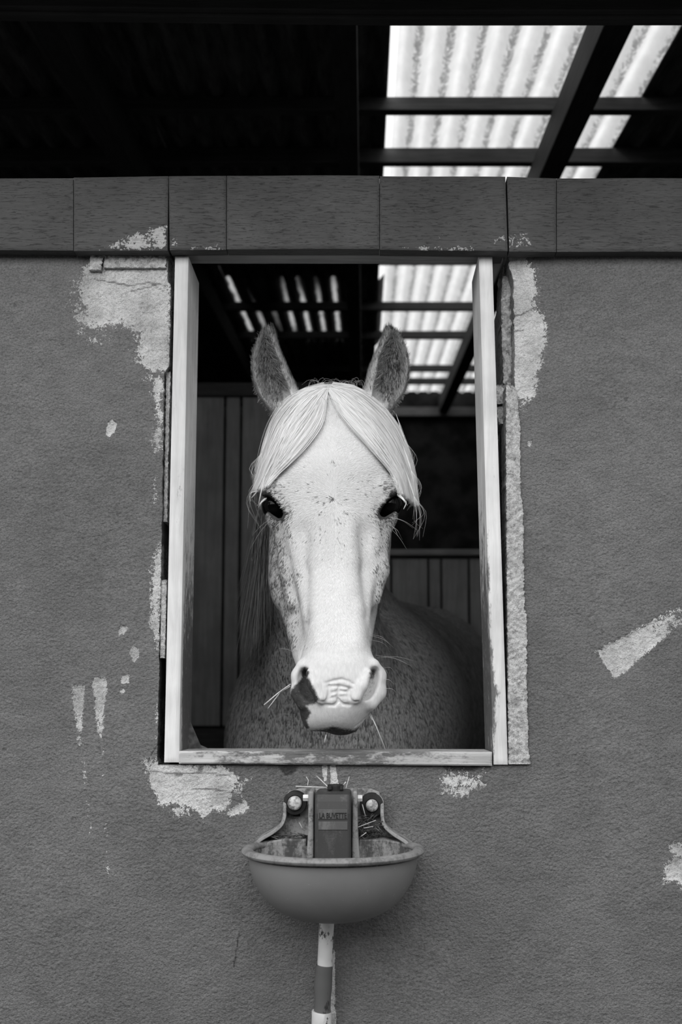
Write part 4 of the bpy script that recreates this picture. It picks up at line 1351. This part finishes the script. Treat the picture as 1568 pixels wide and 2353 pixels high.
def coat():
    t = NT('flea_bitten_grey_coat', 0.75, 0.15)
    d, sp, sh = t.attr('dark'), t.attr('speck_shade'), t.attr('trunk_shade')
    hair = t.noise(260, 4, 0.6, t.map((1, 1, 0.28), (0.0, 0.25, 0.0)), 0.4)
    fl = t.noise(480, 2, 0.5, t.map((1, 1, 0.45), (0, 0.5, 0)), 0.3)
    thr = t.ramp(sp, 0, 1, 0.80, 0.56)
    fleck = t.math('DIVIDE', t.math('SUBTRACT', fl, thr), 0.07, True)
    fl2 = t.noise(70, 3, 0.6, t.map((1, 1, 0.4)), 0.6)
    base = t.mix(t.math('MULTIPLY', sp, 0.75), t.ramp(hair, 0.3, 0.7, 0.68, 0.78), t.ramp(hair, 0.3, 0.7, 0.40, 0.56))  # flecked face sides also greyed, as painted shade
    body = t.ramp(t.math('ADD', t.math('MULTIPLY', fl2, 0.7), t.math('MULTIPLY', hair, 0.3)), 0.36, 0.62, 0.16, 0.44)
    body = t.math('MULTIPLY', body, t.ramp(sh, 1.0, 2.0, 1.0, 0.55))  # more shade put into the coat farther back
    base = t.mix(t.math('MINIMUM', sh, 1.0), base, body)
    val = t.mix(t.math('MULTIPLY', fleck, 0.80), base, 0.10)
    dn = t.math('ADD', d, t.math('MULTIPLY', t.math('MULTIPLY', t.math('SUBTRACT', t.noise(240, 4, 0.7), 0.5), 1.1), t.ramp(d, 0.0, 0.3)))
    skin = t.ramp(t.noise(120, 4, 0.7), 0.3, 0.7, 0.03, 0.075)
    val = t.mix(t.ramp(dn, 0.15, 0.95), val, skin)
    t.color(val)
    t.bump(hair, 0.28, 0.0012)
    t.b.inputs['Subsurface Weight'].default_value = 0.0
    return t.m


M_COAT = coat()
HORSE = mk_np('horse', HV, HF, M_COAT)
fattr(HORSE, 'dark', dark); fattr(HORSE, 'speck_shade', speck_shade); fattr(HORSE, 'trunk_shade', shade)
tag(HORSE, 'white flea-bitten grey horse looking out through the stable window', 'horse')

# eyeballs
M_EYE = NT('dark_wet_eye', 0.05, 0.15); M_EYE.color(M_EYE.ramp(M_EYE.noise(40, 3), 0.3, 0.7, 0.002, 0.005)); M_EYE = M_EYE.m
for (cx, cy), a, b in EYES:
    c = P(cx, cy, EYE_Y)
    bm = bmesh.new(); bmesh.ops.create_uvsphere(bm, u_segments=40, v_segments=24, radius=EYE_R, matrix=Matrix.Translation(c))
    me = bpy.data.meshes.new('eye'); bm.to_mesh(me); bm.free(); me.materials.append(M_EYE)
    me.polygons.foreach_set('use_smooth', [True] * len(me.polygons))
    o = bpy.data.objects.new('eye', me); COL.objects.link(o); adopt(o, HORSE)

# ---- short coat hair: flat tapering blades lying along the growth of the coat, in one part
from mathutils import noise as mnoise


def coat_hair():
    q = HV[HF]
    nrm = np.cross(q[:, 2] - q[:, 0], q[:, 3] - q[:, 1])
    area = np.linalg.norm(nrm, axis=1) / 2; nrm /= (2 * area)[:, None] + 1e-12
    cpx, cpy = hpx[HF].mean(1), hpy[HF].mean(1); cy_ = q[:, :, 1].mean(1)
    view = q.mean(1) - np.array(CAM); view /= np.linalg.norm(view, axis=1)[:, None]
    facing = -(nrm * view).sum(1)
    head = (cy_ < 0.27) & (facing > -0.25)
    neck = (cy_ >= 0.27) & (facing > 0.0) & (cpy > 1150) & (cpy < 1760) & (cpx > 430) & (cpx < 1160)
    dens = np.where(head, 1.0, 0) + np.where(neck, np.where(cy_ < 0.9, 0.11, 0.035), 0)
    dens *= np.where(head, np.clip((1535 - cpy) / 90, 0, 1), 1.0)
    pr = area * dens; pr /= pr.sum()
    N = 230000
    f = rng.choice(len(HF), N, p=pr)
    u, w = rng.random(N)[:, None], rng.random(N)[:, None]
    root = (q[f, 0] * (1 - u) + q[f, 1] * u) * (1 - w) + (q[f, 3] * (1 - u) + q[f, 2] * u) * w
    n = nrm[f]
    isn = neck[f]
    px, py = project(root)
    ear = (py < 965) & ((px < 698) | (px > 830)) & (~isn)
    muz = (py > 1490) & (~isn)
    W0 = np.array(P(765, 1148, 0.03))
    d = root - W0; d[:, 1] = 0
    dist = np.linalg.norm(d, axis=1)[:, None]
    flow = d / (dist + 1e-6) * np.exp(-dist / 0.16) * 1.3 + np.array([0, 0, -1.0]) * (0.25 + 0.75 * np.clip((py - 1100) / 200, 0, 1))[:, None]
    flow += np.stack([np.sign(px - 770) * 0.30, 0.25 * np.ones(N), np.zeros(N)], -1)
    flow[ear] = np.stack([np.zeros(N), -0.3 * np.ones(N), np.ones(N)], -1)[ear]
    flow[isn] = np.array([0.0, 0.1, -1.0])
    flow += rng.normal(0, 0.16, (N, 3))
    tan = flow - (flow * n).sum(1)[:, None] * n
    tan /= np.linalg.norm(tan, axis=1)[:, None] + 1e-9
    side = np.cross(tan, n)
    L = rng.uniform(0.0035, 0.0065, N); L[muz] = rng.uniform(0.0015, 0.003, muz.sum()); L[ear] = rng.uniform(0.004, 0.009, ear.sum()); L[isn] = rng.uniform(0.007, 0.014, isn.sum())
    wd = np.where(isn, 0.0009, np.where(muz, 0.00016, np.where(ear, 0.00019, 0.00021))) * rng.uniform(0.7, 1.3, N)
    lift = np.where(ear, 0.42, np.where(isn, 0.16, np.where(muz, 0.22, 0.16))) * rng.uniform(0.5, 1.4, N)
    L, wd, lift = L[:, None], wd[:, None], lift[:, None]
    mid = root + tan * L * 0.55 + n * (L * lift * 0.75)
    tip = root + tan * L + n * (L * lift * 0.9)
    V = np.stack([root - side * wd, root + side * wd, mid - side * wd * 0.8, mid + side * wd * 0.8, tip], 1)
    # tone: white hairs with clustered dark ones where the coat is flecked
    vi = HF[f, 0]
    sp, dk = speck_shade[vi], dark[vi]
    cl = np.array([mnoise.noise(Vector(p) * 310.0) + 0.6 * mnoise.noise(Vector(p) * 60.0) for p in root])
    lo = rng.normal(0, 0.04, N)
    tone = np.where(isn, 0.62 - 0.46 * np.clip((root[:, 1] - 0.62) / 0.28, 0, 1), 0.93 - 0.24 * sp) + lo + 0.05 * np.clip(cl, -1, 1)  # hair tone carries shade: darker on face sides and deeper along the neck
    dprob = np.clip((cl + 1.0 * sp - 0.90) / 0.18, 0, 1) * np.clip(sp * 2.2, 0, 1) * 0.85
    dprob = np.where(isn, np.clip((cl - 0.22) / 0.2, 0, 1) * 0.7, dprob)
    fl = rng.random(N) < dprob
    tone[fl] = rng.uniform(0.05, 0.16, fl.sum()) + 0.08 * isn[fl]
    skin = rng.random(N) < np.clip(dk * 1.25 - 0.2, 0, 1)
    tone[skin] = rng.uniform(0.03, 0.09, skin.sum())
    keep = ~((py > 903) & (py < 1010) & (px > 645) & (px < 882) & ear) & ~((dk > 0.9) & (cy_[f] < 0.12) & (np.abs(py - 1165) < 30))     # wet rims of the eyes stay bare
    # the pit of the whorl shows darker skin
    V = V[keep]; tone = np.clip(tone[keep], 0.02, 0.96); N = len(V)
    base = np.arange(N)[:, None] * 5
    tris = np.concatenate([base + np.array([0, 1, 3]), base + np.array([0, 3, 2]), base + np.array([2, 3, 4])])
    t = NT('short_coat_hair', 0.7, 0.12)
    t.color(t.attr('tone'))
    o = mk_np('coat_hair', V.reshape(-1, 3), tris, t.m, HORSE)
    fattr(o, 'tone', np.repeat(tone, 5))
    tag(o, 'short white hairs with dark flecks covering head and neck', kind='stuff')


coat_hair()

# ---- hair
headmask = (HV[HF[:, 0], 1] < 0.45) & (HV[HF[:, 0], 2] > 1.3)
hf = HF[headmask]
used, inv = np.unique(hf, return_inverse=True)
BVH = BVHTree.FromPolygons([tuple(p) for p in HV[used]], [tuple(int(q) for q in r) for r in inv.reshape(-1, 4)])


def hit_y(px, py):
    d = (P(px, py, 0.2) - CAM).normalized()
    h = BVH.ray_cast(CAM, d, 3.0)[0]
    return None if h is None else h.y


def hair_material(name, v0, v1, rough=0.5):
    t = NT(name, rough, 0.35)
    a = t.attr('tone')
    t.color(t.ramp(a, 0, 1, v0, v1))
    return t.m


class Hair:
    """many tapering three-sided strands in one mesh"""
    def __init__(s): s.v, s.f, s.t, s.n = [], [], [], 0

    def strand(s, pts, r0, r1=None, tone=None):
        pts = np.asarray(pts, float); n = len(pts); r1 = r0 * 0.25 if r1 is None else r1
        d = np.gradient(pts, axis=0); d /= np.linalg.norm(d, axis=1)[:, None] + 1e-12
        u = np.cross(d, np.array([0.13, -1.0, 0.09])); u /= np.linalg.norm(u, axis=1)[:, None] + 1e-12
        w = np.cross(d, u)
        r = np.linspace(0, 1, n) ** 2.0 * (r1 - r0) + r0
        rings = np.stack([pts + (u * math.cos(a) + w * math.sin(a)) * r[:, None] for a in (0.5, 2.594, 4.689)], 1)
        s.v.append(rings.reshape(-1, 3))
        i = np.arange(n - 1)[:, None] * 3 + s.n
        for k in range(3):
            j = (k + 1) % 3
            s.f.append(np.concatenate([i + k, i + j, i + 3 + j, i + 3 + k], 1))
        s.t.append(np.full(n * 3, random.random() if tone is None else tone))
        s.n += n * 3

    def ribbon(s, pts, r0, r1, tone, out):
        """flat blade of hair lying against the head; out = direction it faces"""
        pts = np.asarray(pts, float); n = len(pts)
        d = np.gradient(pts, axis=0); d /= np.linalg.norm(d, axis=1)[:, None] + 1e-12
        u = np.cross(d, np.asarray(out, float)); u /= np.linalg.norm(u, axis=1)[:, None] + 1e-12
        r = np.linspace(0, 1, n) ** 2.0 * (r1 - r0) + r0
        s.v.append(np.stack([pts - u * r[:, None], pts + u * r[:, None]], 1).reshape(-1, 3))
        i = np.arange(n - 1)[:, None] * 2 + s.n
        s.f.append(np.concatenate([i, i + 2, i + 3, i + 1], 1))
        s.t.append(np.full(n * 2, tone)); s.n += n * 2

    def build(s, name, mat, parent):
        o = mk_np(name, np.concatenate(s.v), np.concatenate(s.f), mat, parent)
        fattr(o, 'tone', np.concatenate(s.t))
        return o


def resample(k, n):
    k = np.array(k, float)
    t = np.concatenate([[0], np.cumsum(np.linalg.norm(np.diff(k[:, :2], axis=0), axis=1))]); t /= t[-1]
    s = np.linspace(0, 1, n)
    return np.stack([np.interp(s, t, k[:, j]) if len(k) < 3 else spline(t, k[:, j], s) for j in range(k.shape[1])], -1)


M_FORELOCK = hair_material('white_horsehair', 0.70, 0.98)
LI = resample([(752, 897), (747, 925), (738, 962), (704, 1016), (668, 1058), (630, 1098), (604, 1128)], 18)
LO = resample([(744, 884), (704, 895), (657, 925), (622, 978), (601, 1043), (588, 1110), (584, 1150)], 18)
RI = resample([(757, 897), (775, 937), (804, 975), (835, 1009), (872, 1052), (907, 1095), (924, 1150)], 18)
RO = resample([(766, 884), (808, 889), (852, 914), (895, 957), (926, 1010), (949, 1085), (960, 1185)], 18)
SURF = {}


def surf_cache(px, py):
    key = (int(round(px / 6)), int(round(py / 6)))
    if key not in SURF: SURF[key] = hit_y(key[0] * 6.0, key[1] * 6.0)
    return SURF[key]


fore = Hair()
for inner, outer_, cnt, side in ((LI, LO, 2600, -1), (RI, RO, 2900, 1)):
    clumps = [(random.random(), random.gauss(0, 3.0), random.uniform(0.0, 0.010), random.random()) for _ in range(95)]
    for q in range(cnt):
        c = random.choice(clumps)
        w = min(max(c[0] + random.gauss(0, 0.022) + (random.gauss(0, 0.09) if random.random() < 0.06 else 0), -0.10), 1.06)
        g2 = inner * (1 - w) + outer_ * w
        n = 18
        # root scatter, clump waviness, stray ends
        ph = c[3] * 6.28
        s = np.linspace(0, 1, n)
        wob = np.sin(s * 4.2 + ph) * (c[1] * 1.0) * s
        stray = random.gauss(0, 3.5) * s ** 2 + random.gauss(0, 1.2)
        x = g2[:, 0] + side * (wob + stray); yv = g2[:, 1] - 0.5 * wob + random.gauss(0, 2.0) * (1 - s)
        cutlen = 1.0 - 0.42 * random.random() ** 1.5 * (1.0 - 0.4 * w)
        m = max(8, int(n * cutlen)); x, yv = x[:m], yv[:m]
        off = 0.0035 + c[2] * 0.9 + abs(random.gauss(0, 0.0022))
        pts, lastY = [], None
        for xx, yy in zip(x, yv):
            hyv = surf_cache(xx, yy)
            base = None if hyv is None or hyv > 0.20 else hyv
            if lastY is None: Yv = (base if base is not None else 0.16)
            else:
                Yv = base if base is not None else lastY + 0.004
                Yv = min(Yv, lastY + 0.007); Yv = max(Yv, lastY - 0.014)
            lastY = Yv
            pts.append(P(xx, yy, Yv - off * min(1.0, 0.5 + len(pts) * 0.12)))
        fore.ribbon(pts, random.uniform(0.00026, 0.00048), 0.00012, out=(side * (0.15 + 0.45 * w) + random.gauss(0, 0.28), -1.0, 0.45 + random.gauss(0, 0.2)), tone=min(1, max(0, 0.66 + 0.35 * (c[3] - 0.5) + random.gauss(0, 0.13))))
# flyaway hairs over the poll
for q in range(34):
    x0 = random.uniform(690, 838); sgn = random.choice((-1, 1)); h = random.uniform(3, 20); L = random.uniform(12, 46)
    k = [(x0, 893 + abs(x0 - 760) * 0.12, 0.17), (x0 + sgn * L * 0.35, 888 - h * 0.8, 0.17), (x0 + sgn * L * 0.8, 886 - h, 0.165), (x0 + sgn * L * 1.2, 890 - h * 0.4, 0.16)]
    fore.strand([P(*r) for r in resample(k, 10)], 0.0002, tone=0.3 + 0.5 * random.random())
for q in range(9):
    x0 = random.uniform(735, 760); k = [(x0, 905 + random.uniform(0, 10), 0.085), (x0 + random.uniform(-12, 25), 935, 0.062), (x0 + random.uniform(-30, 45), 960 + random.uniform(-8, 25), 0.052)]
    fore.strand([P(*r) for r in resample(k, 10)], 0.0004, tone=0.9)
for q in range(60):
    x0, y0 = random.choice(((930, 1010), (945, 1080), (952, 1140), (602, 1040), (592, 1100)))
    sg = 1 if x0 > 760 else -1
    k = [(x0 - sg * 20, y0 - 60, 0.10), (x0, y0, 0.10), (x0 + sg * random.uniform(0, 30), y0 + random.uniform(30, 60), 0.10), (x0 + sg * random.uniform(-18, 26), y0 + random.uniform(60, 120), 0.10)]
    fore.strand([P(*r) for r in resample(k, 12)], 0.00022, tone=0.4 + 0.4 * random.random())
tag(fore.build('forelock', M_FORELOCK, HORSE), 'long white forelock parted over the forehead')

M_MANE = hair_material('shaded_mane_hair', 0.16, 0.50)  # hair colour darkened to stand for the shade beside the neck
mane = Hair()
for q in range(1300):
    w = random.random()
    x0 = 655 - 55 * w + random.gauss(0, 6); y0 = 1010 + 170 * w + random.gauss(0, 14)
    L = random.uniform(250, 400) * (1 - 0.15 * w)
    xe = x0 - random.uniform(10, 55) + random.gauss(0, 8)
    ye = min(y0 + L, 1585 - random.random() * 40)
    Yv = random.uniform(0.30, 0.37)
    k = [(x0 + 14, y0 - 18, Yv), (x0 - 4, y0 + 40, Yv), ((x0 * 0.6 + xe * 0.4) - 4, (y0 + ye) / 2, Yv + 0.01), (xe, ye, Yv + 0.02)]
    mane.strand([P(*r) for r in resample(k, 14)], 0.0006, tone=random.random())
tag(mane.build('mane', M_MANE, HORSE), 'mane hanging beside the neck, coloured dark for shade')

M_FUZZ = hair_material('pale_ear_hair', 0.28, 0.72)
for kn, side in ((EAR_L, -1), (EAR_R, 1)):
    K = np.array(kn, float)
    fz = Hair()
    for q in range(620):
        py = random.uniform(765, 955)
        xl = np.interp(py, K[:, 0], K[:, 1]); xr = np.interp(py, K[:, 0], K[:, 2])
        inner_edge = xr if side < 0 else xl; outer_edge = xl if side < 0 else xr
        mode = random.random()
        if mode < 0.42:      # fringe rooted on the inner rim, lying over the opening
            x0 = inner_edge + side * random.uniform(8, 30); dxx = side * random.uniform(6, 16); dy = -random.uniform(2, 16)
        elif mode < 0.72:    # fringe of the outer rim
            x0 = outer_edge - side * random.uniform(1, 9); dxx = -side * random.uniform(1, 8); dy = -random.uniform(8, 20)
        elif mode < 0.88:    # tuft low in the ear
            py = random.uniform(880, 945)
            xl = np.interp(py, K[:, 0], K[:, 1]); xr = np.interp(py, K[:, 0], K[:, 2])
            x0 = xl + (xr - xl) * random.uniform(0.25, 0.7); dxx = random.uniform(-8, 8); dy = -random.uniform(15, 38)
        else:                # outline fuzz
            x0 = outer_edge - side * 1.0; dxx = side * random.uniform(3, 9); dy = -random.uniform(2, 10) if py < 880 else random.uniform(2, 10)
        if py > 900 and 650 < x0 < 878: continue
        Y0 = hit_y(x0, py)
        if Y0 is None or Y0 > 0.24: Y0 = EY
        k = [(x0, py, Y0 + 0.001), (x0 + dxx * 0.5 + random.gauss(0, 1), py + dy * 0.4, Y0 - 0.004), (x0 + dxx, py + dy, Y0 - random.uniform(0.003, 0.008))]
        fz.strand([P(*r) for r in resample(k, 6)], 0.00030, 0.0001, tone=random.random())
    tag(fz.build('ear_hair', M_FUZZ, HORSE), 'pale fringe hair in and around the ear')

wh = Hair()
def whisk(k, r=0.00026, tone=0.6): wh.strand([P(*q) for q in resample(k, 12)], r, 0.00008, tone)
for (x, y), ex in (((853, 1458), (895, 1478)), ((852, 1460), (905, 1488)), ((853, 1470), (900, 1495)), ((858, 1480), (888, 1512)), ((862, 1503), (940, 1525)), ((866, 1512), (950, 1518)), ((866, 1506), (945, 1530)), ((882, 1532), (897, 1560)), ((884, 1560), (905, 1572)), ((885, 1582), (912, 1592)), ((882, 1535), (908, 1545)),
                   ((676, 1500), (640, 1490)), ((675, 1515), (628, 1517)), ((672, 1528), (620, 1528)), ((668, 1550), (635, 1560)), ((668, 1575), (615, 1605)), ((672, 1640), (635, 1655)), ((676, 1648), (640, 1642)),
                   ((860, 1640), (885, 1650)), ((748, 1685), (742, 1712)), ((770, 1690), (765, 1716)), ((792, 1692), (795, 1718)), ((795, 1692), (790, 1715)), ((812, 1688), (830, 1700)), ((760, 1690), (752, 1706)), ((785, 1692), (800, 1725)),
                   ((622, 1190), (580, 1230)), ((620, 1195), (575, 1262)), ((895, 1186), (962, 1220)), ((893, 1188), (950, 1214)), ((900, 1208), (925, 1240)), ((901, 1215), (935, 1262)), ((900, 1205), (915, 1232))):
    Y0 = hit_y(x, y); Y0 = 0.06 if Y0 is None else Y0
    sg = 1 if ex[0] > x else -1
    whisk([(x - sg * 2, y, Y0 + 0.002), ((x + ex[0]) / 2, (y + ex[1]) / 2 - random.uniform(2, 7), Y0 - 0.01), (ex[0], ex[1], Y0 + random.uniform(-0.02, 0.01))], tone=random.uniform(0.35, 1.0))
tag(wh.build('whiskers', hair_material('pale_whisker', 0.35, 0.8), HORSE), 'thin pale whiskers around muzzle and eyes', kind='stuff')

for root, tip, cnt in (((610, 1146), (595, 1162), 26), ((916, 1137), (934, 1157), 30)):
    la = Hair()
    for q in range(cnt):
        u = random.random()
        sg = -1 if root[0] < 760 else 1
        x0 = root[0] + random.uniform(-3, 4); y0 = root[1] + random.uniform(-2, 2)
        k = [(x0, y0, 0.070), ((x0 + tip[0]) / 2 + sg * 2, (y0 + tip[1]) / 2, 0.062), (tip[0] + random.gauss(0, 2), tip[1] + random.gauss(0, 2.5), 0.064)]
        la.strand([P(*r) for r in resample(k, 7)], 0.00036, 0.0001, tone=0.8)
    tag(la.build('eyelashes', M_FORELOCK, HORSE), 'tuft of white eyelashes')

# straws caught on the horse
straw([(612, 1080, 0.06), (596, 1116, 0.058), (591, 1129, 0.058), (579, 1144, 0.06)], 0.0011, 'pale straw caught in the forelock above the eye with the bent tip')
straw([(591, 1129, 0.057), (579, 1131, 0.058), (573, 1140, 0.06), (576, 1152, 0.06)], 0.0009, 'hooked end of straw dangling from the forelock')
straw([(610, 1092, 0.055), (600, 1132, 0.054), (595, 1157, 0.056)], 0.0011, 'straight pale straw hanging from the forelock over the eyelash')
straw([(934, 1157, 0.06), (928, 1170, 0.06)], 0.0008, 'tiny straw below the white eyelash under the long hair')
straw([(668, 1572, -0.03), (640, 1592, -0.05), (607, 1620, -0.06)], 0.0010, 'pale straw sticking out sideways from the dark nostril')
straw([(667, 1577, -0.03), (645, 1590, -0.045), (616, 1628, -0.055)], 0.0008, 'second straw crossing the first beside the dark nostril')
straw([(750, 1688, -0.02), (746, 1706, -0.02)], 0.0012, 'short thick straw hanging from the lower lip')
straw([(850, 1636, -0.02), (866, 1672, -0.03), (886, 1722, -0.03)], 0.0008, 'long thin straw hanging down from the corner of the mouth')
straw([(848, 1640, -0.02), (856, 1655, -0.025)], 0.0008, 'short straw stub at the corner of the mouth')
